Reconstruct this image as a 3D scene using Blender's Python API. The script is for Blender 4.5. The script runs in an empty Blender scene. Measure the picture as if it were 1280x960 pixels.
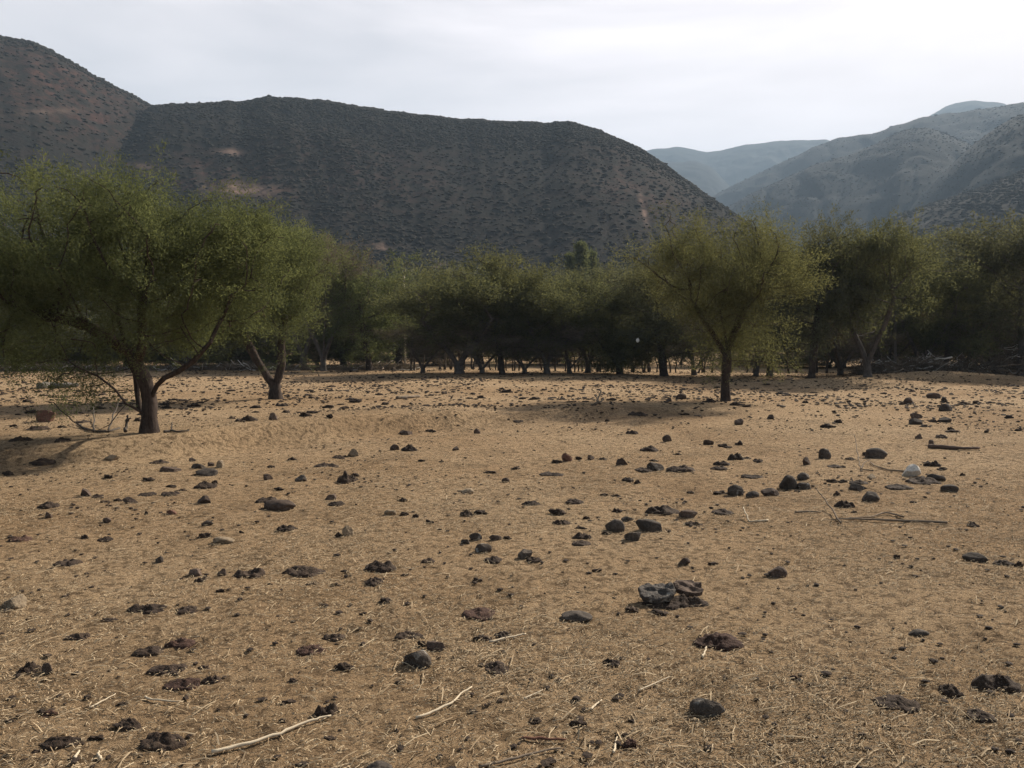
import bpy, math, random
import numpy as np
from math import radians
rng = np.random.default_rng(11)
random.seed(11)
SC = bpy.context.scene
COL = SC.collection

# ------------------------------------------------------------------ camera geometry
F = 967.0; CAMZ = 1.6; PITCH = math.atan(50/F)
cp, sp_ = math.cos(PITCH), math.sin(PITCH)
def ray(px, py):
    a = (np.asarray(px, float)-640)/F; b = (480-np.asarray(py, float))/F
    return a, cp+b*sp_, -sp_+b*cp          # x, y, z  (camera looks along +Y, tipped down)
def at(px, py, Y):
    x, y, z = ray(px, py)
    k = Y/y
    return np.array([x*k, Y, CAMZ+z*k])

# ------------------------------------------------------------------ numpy value noise
TAB = np.random.default_rng(3).random((64, 64, 64))
def vnoise(p):
    p = np.asarray(p, float); i = np.floor(p).astype(int); f = p-i; u = f*f*(3-2*f)
    i0 = i & 63; i1 = (i+1) & 63
    x0, y0, z0 = i0[..., 0], i0[..., 1], i0[..., 2]; x1, y1, z1 = i1[..., 0], i1[..., 1], i1[..., 2]
    ux, uy, uz = u[..., 0], u[..., 1], u[..., 2]
    a = TAB[x0, y0, z0]*(1-ux)+TAB[x1, y0, z0]*ux
    b = TAB[x0, y1, z0]*(1-ux)+TAB[x1, y1, z0]*ux
    c = TAB[x0, y0, z1]*(1-ux)+TAB[x1, y0, z1]*ux
    d = TAB[x0, y1, z1]*(1-ux)+TAB[x1, y1, z1]*ux
    return ((a*(1-uy)+b*uy)*(1-uz)+(c*(1-uy)+d*uy)*uz)*2-1
def fbm(p, oct=4, gain=.5):
    s = 0; a = 1.0; q = np.asarray(p, float)
    for k in range(oct):
        s = s+a*vnoise(q+k*17.3); q = q*2.03; a *= gain
    return s
def n2(x, y, sc, oct=3, z=0.0):
    return fbm(np.stack([np.asarray(x)*sc, np.asarray(y)*sc, np.full_like(np.asarray(x, float), z)], -1), oct)
def sstep(a, b, x):
    t = np.clip((x-a)/(b-a), 0, 1); return t*t*(3-2*t)

# ------------------------------------------------------------------ ground height
FOOT = np.array([(-14, 7.4), (-6.6, 10.0), (-5.0, 11.0), (-4.1, 12.3), (-2.67, 13.6), (-1.2, 14.7), (1.02, 16.5), (3.95, 18.2), (7, 20.0), (14, 23)])
def height(x, y):
    x = np.asarray(x, float); y = np.asarray(y, float)
    z = .05*n2(x, y, .09, 2, 3.3)*sstep(3, 9, np.hypot(x, y))+.02*n2(x, y, .5, 2)+.007*n2(x, y, 2.6, 3, 5.1)
    yf = np.interp(x, FOOT[:, 0], FOOT[:, 1]); slope = .8
    d = (y-yf)*.80+.09*n2(x, y, .8, 2, 8.)
    A = np.interp(x, [-14, -6.6, -4.2, -2.6, -1.2, -.35, .35, 1.2, 3., 4.5, 6.5], [.10, .20, .30, .31, .28, .14, .14, .16, .12, .06, 0])
    z = z-.011*sstep(.25, .6, n2(x, y, 2.9, 2, 7.7))*(np.hypot(x, y) < 40)*(1-np.exp(-((d-.3)/.7)**2))
    z = z+A*sstep(0, .5, d)*(1-.6*sstep(.8, 4.5, d))-.05*A/.25*np.exp(-((d+.35)/.4)**2)
    z = z+.28*np.exp(-((x-13)/4.2)**2-((y-30.5)/1.2)**2)+.35*np.exp(-((x-19)/4.0)**2-((y-35)/1.8)**2)
    return z
def ground_at(px, py):
    x, y, z = ray(px, py)
    zz = 0.0
    for _ in range(14):
        k = (zz-CAMZ)/z
        zz = .5*zz+.5*float(height(np.array([x*k]), np.array([y*k]))[0])
    k = (zz-CAMZ)/z
    X, Y = float(x*k), float(y*k)
    return np.array([X, Y, float(height(np.array([X]), np.array([Y]))[0])])

# ------------------------------------------------------------------ mesh helpers
def make_mesh(name, verts, faces, smooth=False):
    """faces: list of integer arrays (n,3)/(n,4)"""
    verts = np.asarray(verts, np.float32)
    fl = [np.asarray(f, np.int32) for f in faces if len(f)]
    me = bpy.data.meshes.new(name)
    me.vertices.add(len(verts)); me.vertices.foreach_set('co', verts.ravel())
    loops = np.concatenate([f.ravel() for f in fl]); tot = np.concatenate([np.full(len(f), f.shape[1], np.int32) for f in fl])
    me.loops.add(len(loops)); me.loops.foreach_set('vertex_index', loops)
    me.polygons.add(len(tot)); st = np.zeros(len(tot), np.int32); st[1:] = np.cumsum(tot)[:-1]
    me.polygons.foreach_set('loop_start', st)
    me.polygons.foreach_set('use_smooth', np.full(len(tot), bool(smooth)))
    me.update(calc_edges=True); me.validate()
    return me
def link(name, me, mat=None, parent=None):
    o = bpy.data.objects.new(name, me); COL.objects.link(o)
    if mat is not None:
        if len(me.materials) == 0: me.materials.append(mat)
    if parent is not None: o.parent = parent
    return o
def empty(name, loc):
    o = bpy.data.objects.new(name, None); COL.objects.link(o); o.location = loc; o.empty_display_size = .2
    return o
def tag(o, label=None, cat=None, group=None, kind=None):
    if label: o['label'] = label
    if cat: o['category'] = cat
    if group: o['group'] = group
    if kind: o['kind'] = kind
    return o
def attr(me, name, vals):
    a = me.attributes.new(name, 'FLOAT', 'POINT'); a.data.foreach_set('value', np.asarray(vals, np.float32))

def ico(n):
    t = (1+5**.5)/2
    v = np.array([(-1, t, 0), (1, t, 0), (-1, -t, 0), (1, -t, 0), (0, -1, t), (0, 1, t), (0, -1, -t), (0, 1, -t), (t, 0, -1), (t, 0, 1), (-t, 0, -1), (-t, 0, 1)], float)
    f = [(0, 11, 5), (0, 5, 1), (0, 1, 7), (0, 7, 10), (0, 10, 11), (1, 5, 9), (5, 11, 4), (11, 10, 2), (10, 7, 6), (7, 1, 8), (3, 9, 4), (3, 4, 2), (3, 2, 6), (3, 6, 8), (3, 8, 9), (4, 9, 5), (2, 4, 11), (6, 2, 10), (8, 6, 7), (9, 8, 1)]
    v = [tuple(a/np.linalg.norm(a)) for a in v]
    for _ in range(n):
        cache = {}; nf = []
        def mid(a, b):
            k = (min(a, b), max(a, b))
            if k not in cache:
                m = np.array(v[a])+np.array(v[b]); m /= np.linalg.norm(m); cache[k] = len(v); v.append(tuple(m))
            return cache[k]
        for a, b, c in f:
            ab, bc, ca = mid(a, b), mid(b, c), mid(c, a)
            nf += [(a, ab, ca), (b, bc, ab), (c, ca, bc), (ab, bc, ca)]
        f = nf
    return np.array(v), np.array(f)
ICO = {k: ico(k) for k in range(4)}

# ------------------------------------------------------------------ materials
class NT:
    def __init__(s, m):
        m.use_nodes = True; s.t = m.node_tree; s.t.nodes.clear()
    def n(s, typ, **kw):
        nd = s.t.nodes.new(typ)
        for k, v in kw.items():
            if k.startswith('i_'):
                nd.inputs[k[2:].replace('_', ' ')].default_value = v
            else: setattr(nd, k, v)
        return nd
    def l(s, a, b): s.t.links.new(a, b)
    def noise(s, vec, scale, detail=4, rough=.55, dist=0.0):
        nd = s.n('ShaderNodeTexNoise'); nd.inputs['Scale'].default_value = scale; nd.inputs['Detail'].default_value = detail
        nd.inputs['Roughness'].default_value = rough; nd.inputs['Distortion'].default_value = dist
        s.l(vec, nd.inputs['Vector']); return nd.outputs['Fac']
    def ramp(s, fac, stops):
        r = s.n('ShaderNodeValToRGB'); e = r.color_ramp.elements
        while len(e) < len(stops): e.new(.5)
        for k, (p, c) in enumerate(stops):
            e[k].position = p; e[k].color = (c[0], c[1], c[2], 1) if hasattr(c, '__len__') else (c, c, c, 1)
        s.l(fac, r.inputs['Fac']); return r.outputs['Color']
    def mix(s, fac, a, b, typ='MIX'):
        m = s.n('ShaderNodeMix', data_type='RGBA', blend_type=typ)
        for sock, v in ((m.inputs[0], fac), (m.inputs[6], a), (m.inputs[7], b)):
            if hasattr(v, 'is_linked'): s.l(v, sock)
            elif hasattr(v, '__len__'): sock.default_value = (v[0], v[1], v[2], 1)
            else: sock.default_value = v
        return m.outputs[2]
    def math(s, op, a, b=None, clamp=False):
        m = s.n('ShaderNodeMath', operation=op, use_clamp=clamp)
        for k, v in enumerate((a, b)):
            if v is None: continue
            if hasattr(v, 'is_linked'): s.l(v, m.inputs[k])
            else: m.inputs[k].default_value = v
        return m.outputs[0]
    def bump(s, h, strength, dist, normal=None):
        b = s.n('ShaderNodeBump'); b.inputs['Strength'].default_value = strength; b.inputs['Distance'].default_value = dist
        s.l(h, b.inputs['Height'])
        if normal is not None: s.l(normal, b.inputs['Normal'])
        return b.outputs['Normal']
    def out(s, col, rough=.95, normal=None, spec=.15):
        p = s.n('ShaderNodeBsdfPrincipled'); o = s.n('ShaderNodeOutputMaterial')
        if hasattr(col, 'is_linked'): s.l(col, p.inputs['Base Color'])
        else: p.inputs['Base Color'].default_value = (*col, 1)
        p.inputs['Roughness'].default_value = rough; p.inputs['Specular IOR Level'].default_value = spec
        if normal is not None: s.l(normal, p.inputs['Normal'])
        s.l(p.outputs[0], o.inputs['Surface']); return p

def mat_ground():
    m = bpy.data.materials.new('dry_ground'); t = NT(m)
    co = t.n('ShaderNodeNewGeometry').outputs['Position']
    big = t.noise(co, .22, 3); mid = t.noise(co, 1.7, 5, .6); fine = t.noise(co, 14, 5, .65, .4)
    fib = t.noise(co, 55, 4, .7, 2.2); fib2 = t.noise(co, 120, 3, .7, 3.0)
    base = t.ramp(mid, [(.28, (.19, .126, .072)), (.5, (.318, .209, .117)), (.74, (.40, .283, .172))])
    base = t.mix(t.ramp(big, [(.38, 0), (.62, .8)]), base, (.43, .31, .19))
    base = t.mix(t.ramp(fine, [(.40, .8), (.51, 0)]), base, (.095, .062, .037))
    base = t.mix(t.ramp(fine, [(.58, 0), (.75, .6)]), base, (.41, .29, .16))
    base = t.mix(t.ramp(fib, [(.38, .85), (.50, 0)]), base, (.085, .055, .033))
    base = t.mix(t.ramp(fib2, [(.55, 0), (.7, .75)]), base, (.47, .35, .20))
    litter = t.math('MULTIPLY', t.ramp(t.noise(co, .9, 3), [(.52, 0), (.66, 1)]), t.ramp(t.noise(co, 24, 4, .7), [(.5, 0), (.6, .75)]))
    base = t.mix(litter, base, (.06, .042, .028))
    h = t.math('ADD', t.math('MULTIPLY', fine, 1.0), t.math('ADD', t.math('MULTIPLY', fib, .5), t.math('MULTIPLY', fib2, .25)))
    t.out(base, 1.0, t.bump(h, 1.0, .045), .05)
    return m
def mat_rock(name, c1, c2, c3, sc=9, bump=.6, lich=None):
    m = bpy.data.materials.new(name); t = NT(m)
    co = t.n('ShaderNodeTexCoord').outputs['Object']
    rnd = t.n('ShaderNodeObjectInfo').outputs['Random']
    vm = t.n('ShaderNodeVectorMath', operation='ADD'); t.l(co, vm.inputs[0]); cb = t.n('ShaderNodeCombineXYZ')
    t.l(t.math('MULTIPLY', rnd, 30), cb.inputs[0]); t.l(cb.outputs[0], vm.inputs[1]); co = vm.outputs[0]
    a = t.noise(co, sc, 5, .65); b = t.noise(co, sc*6, 4, .7)
    c = t.ramp(a, [(.3, c1), (.5, c2), (.72, c3)])
    c = t.mix(t.ramp(b, [(.4, .5), (.55, 0)]), c, tuple(x*.45 for x in c1))
    if lich: c = t.mix(t.ramp(t.noise(co, sc*2.2, 3), [(.58, 0), (.66, .7)]), c, lich)
    hs = t.n('ShaderNodeHueSaturation'); t.l(c, hs.inputs['Color']); t.l(t.math('ADD', t.math('MULTIPLY', rnd, .5), .75), hs.inputs['Value'])
    t.out(hs.outputs[0], .92, t.bump(t.math('ADD', a, t.math('MULTIPLY', b, .4)), bump, .02), .2)
    return m
def mat_leaf(name, c1, c2, trans=.54):
    m = bpy.data.materials.new(name); t = NT(m)
    at_ = t.n('ShaderNodeAttribute', attribute_name='tint').outputs['Fac']
    ri = t.n('ShaderNodeNewGeometry').outputs['Random Per Island']
    fac = t.math('ADD', t.math('MULTIPLY', at_, .65), t.math('MULTIPLY', ri, .35))
    c = t.mix(fac, c1, c2)
    d = t.n('ShaderNodeBsdfDiffuse'); tr = t.n('ShaderNodeBsdfTranslucent'); mx = t.n('ShaderNodeMixShader'); o = t.n('ShaderNodeOutputMaterial')
    t.l(c, d.inputs['Color']); t.l(t.mix(1.0, c, (1.0, .95, .7), 'MULTIPLY'), tr.inputs['Color']); mx.inputs[0].default_value = trans
    t.l(d.outputs[0], mx.inputs[1]); t.l(tr.outputs[0], mx.inputs[2]); t.l(mx.outputs[0], o.inputs['Surface'])
    return m
def mat_bark(name, c1, c2):
    m = bpy.data.materials.new(name); t = NT(m)
    co = t.n('ShaderNodeTexCoord').outputs['Object']
    mp = t.n('ShaderNodeMapping'); mp.inputs['Scale'].default_value = (1, 1, .25); t.l(co, mp.inputs[0])
    a = t.noise(mp.outputs[0], 28, 5, .7); b = t.noise(co, 5, 3)
    c = t.mix(t.ramp(a, [(.35, 0), (.65, 1)]), c1, c2)
    c = t.mix(t.ramp(b, [(.4, 0), (.7, .4)]), c, tuple(x*1.7 for x in c2))
    t.out(c, .95, t.bump(a, .9, .03), .1); return m
def mat_plain(name, c1, c2, sc=20, rough=.9):
    m = bpy.data.materials.new(name); t = NT(m)
    ri = t.n('ShaderNodeNewGeometry').outputs['Random Per Island']
    co = t.n('ShaderNodeTexCoord').outputs['Object']
    f = t.math('ADD', t.math('MULTIPLY', ri, .7), t.math('MULTIPLY', t.noise(co, sc, 4, .6), .3))
    t.out(t.mix(f, c1, c2), rough, None, .1); return m
def mat_hill(name, soil, soil2, veg, red):
    m = bpy.data.materials.new(name); t = NT(m)
    co = t.n('ShaderNodeNewGeometry').outputs['Position']
    bare = t.n('ShaderNodeAttribute', attribute_name='bare').outputs['Fac']
    redn = t.n('ShaderNodeAttribute', attribute_name='red').outputs['Fac']
    a = t.noise(co, .012, 5, .6); b = t.noise(co, .16, 5, .65); f = t.noise(co, .6, 3, .7)
    c = t.mix(t.ramp(a, [(.35, 0), (.65, 1)]), soil, soil2)
    c = t.mix(t.math('MULTIPLY', redn, t.ramp(b, [(.3, .5), (.6, 1)])), c, red)
    c = t.mix(t.ramp(b, [(.42, .92), (.60, 0)]), c, veg)
    c = t.mix(t.ramp(f, [(.40, .7), (.5, 0)]), c, tuple(x*.7 for x in veg))
    bf = t.math('MULTIPLY', bare, t.ramp(t.noise(co, .12, 5, .7), [(.38, 0), (.55, 1)]))
    c = t.mix(bf, c, (.20, .135, .105))
    t.out(c, 1.0, t.bump(t.math('ADD', b, f), .5, 1.2), .03); return m

M = {}
M['ground'] = mat_ground()
M['grey'] = mat_rock('grey_stone', (.045, .036, .029), (.075, .060, .048), (.12, .098, .078), 9, .6)
M['brown'] = mat_rock('brown_stone', (.055, .038, .029), (.09, .063, .047), (.14, .10, .074), 9, .6)
M['tan'] = mat_rock('tan_stone', (.17, .125, .082), (.25, .19, .125), (.34, .265, .18), 8, .6)
M['white'] = mat_rock('white_stone', (.50, .44, .36), (.68, .62, .53), (.80, .75, .67), 7, .5)
M['red'] = mat_rock('red_stone', (.12, .06, .042), (.19, .10, .07), (.25, .14, .1), 8, .6)
M['lichen'] = mat_rock('pale_flecked_stone', (.046, .035, .027), (.076, .060, .047), (.12, .098, .078), 11, .8, (.30, .275, .24))
M['dung'] = mat_rock('dry_dung', (.028, .018, .013), (.046, .031, .022), (.085, .06, .041), 14, 1.0)
M['dungred'] = mat_rock('reddish_dung', (.04, .022, .016), (.065, .036, .026), (.11, .065, .046), 14, 1.0)
M['wood'] = mat_plain('dead_wood', (.10, .075, .055), (.2, .16, .12))
M['greywood'] = mat_plain('weathered_wood', (.09, .08, .072), (.19, .17, .15))
M['palewood'] = mat_plain('bleached_wood', (.38, .31, .22), (.56, .47, .34))
M['redwood'] = mat_plain('rotten_wood', (.10, .05, .035), (.16, .08, .055))
M['bleached'] = mat_plain('bleached_branch', (.26, .23, .2), (.6, .56, .5))
M['postwood'] = mat_plain('dark_post_wood', (.035, .028, .024), (.095, .08, .066))
M['deadbrown'] = mat_plain('rotten_brown_wood', (.075, .05, .038), (.14, .10, .078))
M['straw'] = mat_plain('straw_litter', (.17, .115, .066), (.47, .37, .24))
M['bark'] = mat_bark('dark_bark', (.024, .018, .015), (.06, .045, .037))
M['barkgrey'] = mat_bark('grey_bark', (.05, .042, .037), (.11, .094, .082))
M['leaf_olive'] = mat_leaf('olive_leaf', (.062, .067, .040), (.145, .152, .082))
M['leaf_green'] = mat_leaf('green_leaf', (.060, .071, .038), (.155, .176, .084))
M['leaf_dark'] = mat_leaf('dark_leaf', (.060, .063, .045), (.125, .130, .082))
M['leaf_yellow'] = mat_leaf('yellow_olive_leaf', (.066, .070, .040), (.165, .168, .084))
M['leaf_grey'] = mat_leaf('dry_grey_leaf', (.095, .080, .066), (.18, .152, .125), .3)
M['hill'] = mat_hill('scrub_hill', (.026, .0205, .0165), (.022, .019, .0155), (.016, .0155, .0125), (.056, .030, .023))
M['hill_far'] = mat_hill('far_hill', (.009, .010, .009), (.008, .009, .008), (.007, .0085, .0075), (.013, .012, .011))
M['shrub'] = mat_plain('hill_scrub', (.021, .0195, .0145), (.033, .029, .0215), .3, 1.0)

# ------------------------------------------------------------------ world, sun, camera
SUN_AZ = radians(46)      # to the right of the view direction
SUN_EL = radians(36)
sdir = np.array([math.sin(SUN_AZ)*math.cos(SUN_EL), math.cos(SUN_AZ)*math.cos(SUN_EL), math.sin(SUN_EL)])
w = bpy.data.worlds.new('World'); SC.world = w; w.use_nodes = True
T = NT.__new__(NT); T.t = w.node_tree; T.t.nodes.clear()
sky = T.n('ShaderNodeTexSky', sky_type='NISHITA'); sky.sun_disc = False
sky.sun_elevation = SUN_EL; sky.sun_rotation = SUN_AZ; sky.dust_density = 3.0; sky.air_density = 1.2
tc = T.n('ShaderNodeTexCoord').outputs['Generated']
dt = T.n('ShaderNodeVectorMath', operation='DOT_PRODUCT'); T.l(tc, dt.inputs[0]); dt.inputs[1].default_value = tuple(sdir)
glow = T.ramp(T.math('ADD', T.math('MULTIPLY', dt.outputs['Value'], .5), .5), [(0, .10), (.5, .22), (.64, .60), (.82, .78), (.96, .94), (1, 1.0)])  # sky behind the camera kept dim to cut fill light
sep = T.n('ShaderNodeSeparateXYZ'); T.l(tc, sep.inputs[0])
zenith_dim = T.ramp(sep.outputs[2], [(0, 1), (.42, 1), (.62, .35), (.85, .16)])  # unseen upper sky dimmed so sun shadows read stronger
mp = T.n('ShaderNodeMapping'); mp.inputs['Scale'].default_value = (1.0, 1.0, 5.0); mp.inputs['Rotation'].default_value = (0, .06, 0); T.l(tc, mp.inputs[0])
cn = T.noise(mp.outputs[0], 2.2, 6, .55, .4)
cloud_v = T.math('MULTIPLY', T.math('MULTIPLY', glow, zenith_dim), T.math('ADD', 5.5, T.math('MULTIPLY', T.ramp(cn, [(.3, 0), (.7, 1)]), 2.0)))
ccol = T.n('ShaderNodeCombineColor')
T.l(T.math('MULTIPLY', cloud_v, 1.10), ccol.inputs[0]); T.l(T.math('MULTIPLY', cloud_v, 1.0), ccol.inputs[1]); T.l(T.math('MULTIPLY', cloud_v, 1.0), ccol.inputs[2])
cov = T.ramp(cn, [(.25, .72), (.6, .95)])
mixc = T.mix(T.math('MULTIPLY', cov, zenith_dim), T.mix(1.0, sky.outputs[0], (.55, .5, .47), 'MULTIPLY'), ccol.outputs[0])
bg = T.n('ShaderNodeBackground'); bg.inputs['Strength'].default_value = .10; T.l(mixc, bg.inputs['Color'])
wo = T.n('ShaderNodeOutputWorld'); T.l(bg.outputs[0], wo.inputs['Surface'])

sl = bpy.data.lights.new('sun', 'SUN'); sl.energy = 5.0; sl.angle = radians(.6); sl.color = (1.0, .91, .78)
so = bpy.data.objects.new('sun', sl); COL.objects.link(so)
from mathutils import Vector
so.rotation_euler = Vector(tuple(-sdir)).to_track_quat('-Z', 'Y').to_euler(); so.location = (30, 20, 40)

cam = bpy.data.cameras.new('camera'); co_ = bpy.data.objects.new('camera', cam); COL.objects.link(co_)
cam.sensor_width = 36; cam.lens = 36*F/1280; cam.clip_start = .05; cam.clip_end = 20000
co_.location = (0, 0, CAMZ); co_.rotation_euler = (math.pi/2-PITCH, 0, 0); SC.camera = co_
vs = SC.view_settings; vs.view_transform = 'Standard'; vs.look = 'None'; vs.exposure = 1.2; vs.gamma = 1; vs.use_curve_mapping = False
SC.cycles.max_bounces = 6; SC.cycles.diffuse_bounces = 3; SC.cycles.transmission_bounces = 4; SC.cycles.volume_bounces = 0; SC.cycles.use_denoising = True
SC.cycles.transparent_max_bounces = 8

# ------------------------------------------------------------------ ground sheet
def build_ground():
    fine = np.radians(np.arange(-48, 48.01, .16)); coarse = np.radians(np.arange(52, 308.1, 4))
    th = np.concatenate([fine, coarse]); nT = len(th)
    r = np.concatenate([[.25, .5, .8, 1.1, 1.4], np.exp(np.linspace(math.log(1.7), math.log(70), 430)), np.exp(np.linspace(math.log(74), math.log(3300), 60))])
    R, TH = np.meshgrid(r, th, indexing='ij'); X = R*np.sin(TH); Y = R*np.cos(TH)
    Z = height(X, Y)*(1-sstep(70, 120, R))
    nz = np.clip(1-R/25, 0, 1)
    Z = Z+nz*.007*n2(X, Y, 9., 3, 2.2)
    v = np.stack([X, Y, Z], -1).reshape(-1, 3)
    v = np.vstack([v, [[0, 0, float(height(np.array([0.]), np.array([0.]))[0])]]])
    nR = len(r)
    i = np.arange(nR-1)[:, None]*nT; j = np.arange(nT)[None, :]; j2 = (j+1) % nT
    q = np.stack([i+j, i+nT+j, i+nT+j2, i+j2], -1).reshape(-1, 4)[:, ::-1]
    c = len(v)-1; tri = np.stack([np.full(nT, c), np.arange(nT), (np.arange(nT)+1) % nT], -1)[:, ::-1]
    me = make_mesh('ground', v, [q, tri], True)
    return tag(link('ground', me, M['ground']), kind='structure')
build_ground()

# ------------------------------------------------------------------ hills
def hill(name, pts, D, rb, seed, bares=(), reds=(), nshrub=0, shr=(1.2, 3.0), gul=.012, step=2.0, nt=120, mat='hill'):
    pts = np.array(pts, float); Dk = np.interp(np.arange(len(pts)), np.linspace(0, len(pts)-1, len(D)), D) if hasattr(D, '__len__') else np.full(len(pts), D)
    pxs = np.arange(pts[0, 0], pts[-1, 0]+.1, step)
    pys = np.interp(pxs, pts[:, 0], pts[:, 1])
    k = np.ones(9)/9; pe = np.pad(pys, 4, mode='edge'); pys = np.convolve(pe, k, 'valid')
    Dd = np.interp(pxs, pts[:, 0], Dk)
    x, y, z = ray(pxs, pys); hl = np.hypot(x, y); H = CAMZ+Dd*z/hl
    th = np.arctan2(x, y)
    H = H+H*.004*fbm(np.stack([pxs*.06, pxs*0+seed, pxs*0], -1), 4)
    H = np.maximum(H, .0)
    t = np.concatenate([np.linspace(0, 1, nt), np.linspace(1.02, 1.7, 30)])
    TT, TH = np.meshgrid(t, th, indexing='ij'); HH = H[None, :]+0*TT; DD = Dd[None, :]+0*TT
    R = rb+(DD-rb)*TT
    prof = np.where(TT <= 1, .5*TT+.5*np.sin(np.clip(TT, 0, 1)*math.pi/2)**1.5, 1-((TT-1)/.7)**1.4)
    PX = pxs[None, :]+0*TT
    wv = fbm(np.stack([PX*.012+2*TT, TT*2.2+seed, TT*0], -1), 3)
    g1 = np.abs(vnoise(np.stack([PX*.013+wv*1.6, TT*1.6+seed*1.7, TT*0], -1)))
    g2 = np.abs(vnoise(np.stack([PX*.04+wv*2.2, TT*3+seed*.7, TT*0+4], -1)))
    env = np.where(TT <= 1, np.clip(TT*4, 0, 1)*np.clip((1.0-TT)*3.2, 0, 1), 0)
    Z = HH*(prof-env*(gul*np.clip(.6-g1, 0, 1)+gul*.3*np.clip(.6-g2, 0, 1)))
    X = R*np.sin(TH); Y = R*np.cos(TH)
    Z = Z+np.clip(Z/20, 0, 1)*(H.max()*.012)*fbm(np.stack([X*.03, Y*.03, X*0+seed], -1), 4)*np.clip((1-TT)*4, 0, 1)
    lim = CAMZ+R*((HH-CAMZ)/DD)*(1-.05*np.clip(1-TT, 0, 1)); Z = np.where(TT < 1, np.minimum(Z, lim), Z)
    Z = Z-2.0*(TT < .001)-2*(TT > 1.69)
    v = np.stack([X, Y, Z], -1).reshape(-1, 3); nT = len(th); nR = len(t)
    i = np.arange(nR-1)[:, None]*nT; j = np.arange(nT-1)[None, :]
    q = np.stack([i+j, i+j+1, i+nT+j+1, i+nT+j], -1).reshape(-1, 4)
    me = make_mesh(name, v, [q], True)
    # where each vertex is seen from the road: used to lay bare soil and rock scars at their place on the slope
    dep = Y*cp-(Z-CAMZ)*sp_; up = Y*sp_+(Z-CAMZ)*cp
    U = 640+F*X/dep; V = 480-F*up/dep
    def spots(lst):
        a = np.zeros_like(U)
        for (cx, cy, rx, ry, ang, s) in lst:
            ca, sa = math.cos(radians(ang)), math.sin(radians(ang)); dx, dy = U-cx, V-cy
            a = np.maximum(a, s*np.exp(-(((dx*ca+dy*sa)/rx)**2+((-dx*sa+dy*ca)/ry)**2)))
        return a*(TT <= 1)
    B = spots(bares); Rr = spots(reds)
    attr(me, 'bare', B.ravel()); attr(me, 'red', Rr.ravel())
    o = tag(link(name, me, M[mat]), kind='structure')
    if nshrub:
        r_ = np.random.default_rng(int(seed*10)+5)
        dens = (.35+.65*sstep(-.25, .35, fbm(np.stack([X*.014, Y*.014, X*0+2], -1), 3)))*(1-np.clip(B*2.2, 0, 1))*(1-.55*np.clip(Rr, 0, 1))
        pool = np.flatnonzero((TT <= 1.03).ravel()); wgt = (dens*R)[TT <= 1.03].ravel(); wgt = wgt/wgt.sum()
        idx = r_.choice(pool, nshrub, p=wgt)
        # jitter inside the grid cell
        ii, jj = np.minimum(idx//nT, nR-2), np.minimum(idx % nT, nT-2); a, b = r_.random(nshrub)[:, None], r_.random(nshrub)[:, None]
        G = v.reshape(nR, nT, 3); P = (G[ii, jj]*(1-a)+G[ii+1, jj]*a)*(1-b)+(G[ii, jj+1]*(1-a)+G[ii+1, jj+1]*a)*b
        rad = shr[0]+(shr[1]-shr[0])*r_.random(nshrub)**2.2
        top = np.flatnonzero(((TT > .97) & (TT < 1.03)).ravel()); nt_ = 130
        P = np.vstack([P, v[r_.choice(top, nt_)]]); rad = np.concatenate([rad, shr[1]*(.5+1.3*r_.random(nt_)**3)])
        return o, (P, rad)
    return o, None
def blobs(P, rad, seed, n=0, sq=.8, lift=.35):
    r_ = np.random.default_rng(seed); V, Fc = ICO[n]; N = len(P)
    j = 1+.45*(r_.random((N, len(V), 1))-.5)
    s = np.stack([rad*(.8+.5*r_.random(N)), rad*(.8+.5*r_.random(N)), rad*(sq*.7+.6*r_.random(N)*sq)], -1)
    v = V[None]*j*s[:, None, :]; v = v+P[:, None, :]; v[:, :, 2] += (rad*lift)[:, None]
    f = Fc[None]+(np.arange(N)*len(V))[:, None, None]
    return v.reshape(-1, 3), f.reshape(-1, 3)

scrub = []
_, s = hill('left_hill', [(-420, 210), (-300, 150), (-140, 62), (-50, 42), (0, 46), (40, 53), (80, 72), (120, 95), (160, 115), (188, 131), (215, 142), (300, 185), (420, 250), (520, 310), (600, 360), (700, 418)], 470, 175, 1.0,
             bares=[(285, 190, 18, 4, 3, .95), (300, 236, 42, 9, 4, .9), (175, 207, 22, 3, 8, .7), (60, 140, 40, 4, -3, .35), (245, 150*1.0, 8, 3, 0, .2)],
             reds=[(60, 95, 150, 60, 20, 1.), (130, 150, 60, 25, 5, 1.), (270, 225, 110, 30, 5, .8)], nshrub=24000, shr=(.35, 1.15)); scrub.append(s)
_, s = hill('middle_hill', [(60, 190), (140, 150), (188, 133), (205, 131), (260, 129), (300, 126), (350, 121), (400, 126), (460, 135), (520, 144), (600, 150), (680, 154), (712, 152), (740, 160), (790, 180), (830, 205), (870, 235), (900, 256), (930, 276), (975, 310), (1030, 350), (1100, 410), (1130, 428)],
             [430, 430, 430, 425, 420, 400, 370, 330, 310], 165, 2.0,
             bares=[(801, 246, 2.5, 9, -12, .95), (806, 268, 3, 12, -12, 1.0), (472, 309, 14, 5, 10, .9), (548, 333, 9, 3, -15, .6), (285, 190, 18, 4, 3, .9), (300, 236, 42, 9, 4, .9), (175, 207, 22, 3, 8, .6)],
             reds=[(450, 210, 130, 50, 5, .5), (800, 235, 70, 40, 25, .75), (270, 225, 110, 30, 5, .9)], nshrub=42000, shr=(.3, 1.05)); scrub.append(s)
_, s = hill('near_right_hill', [(960, 425), (1020, 372), (1060, 320), (1120, 271), (1160, 255), (1200, 243), (1240, 230), (1280, 212), (1340, 190), (1450, 160), (1600, 190), (1800, 330)], 560, 240, 3.0, nshrub=14000, shr=(.5, 1.4)); scrub.append(s)
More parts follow.
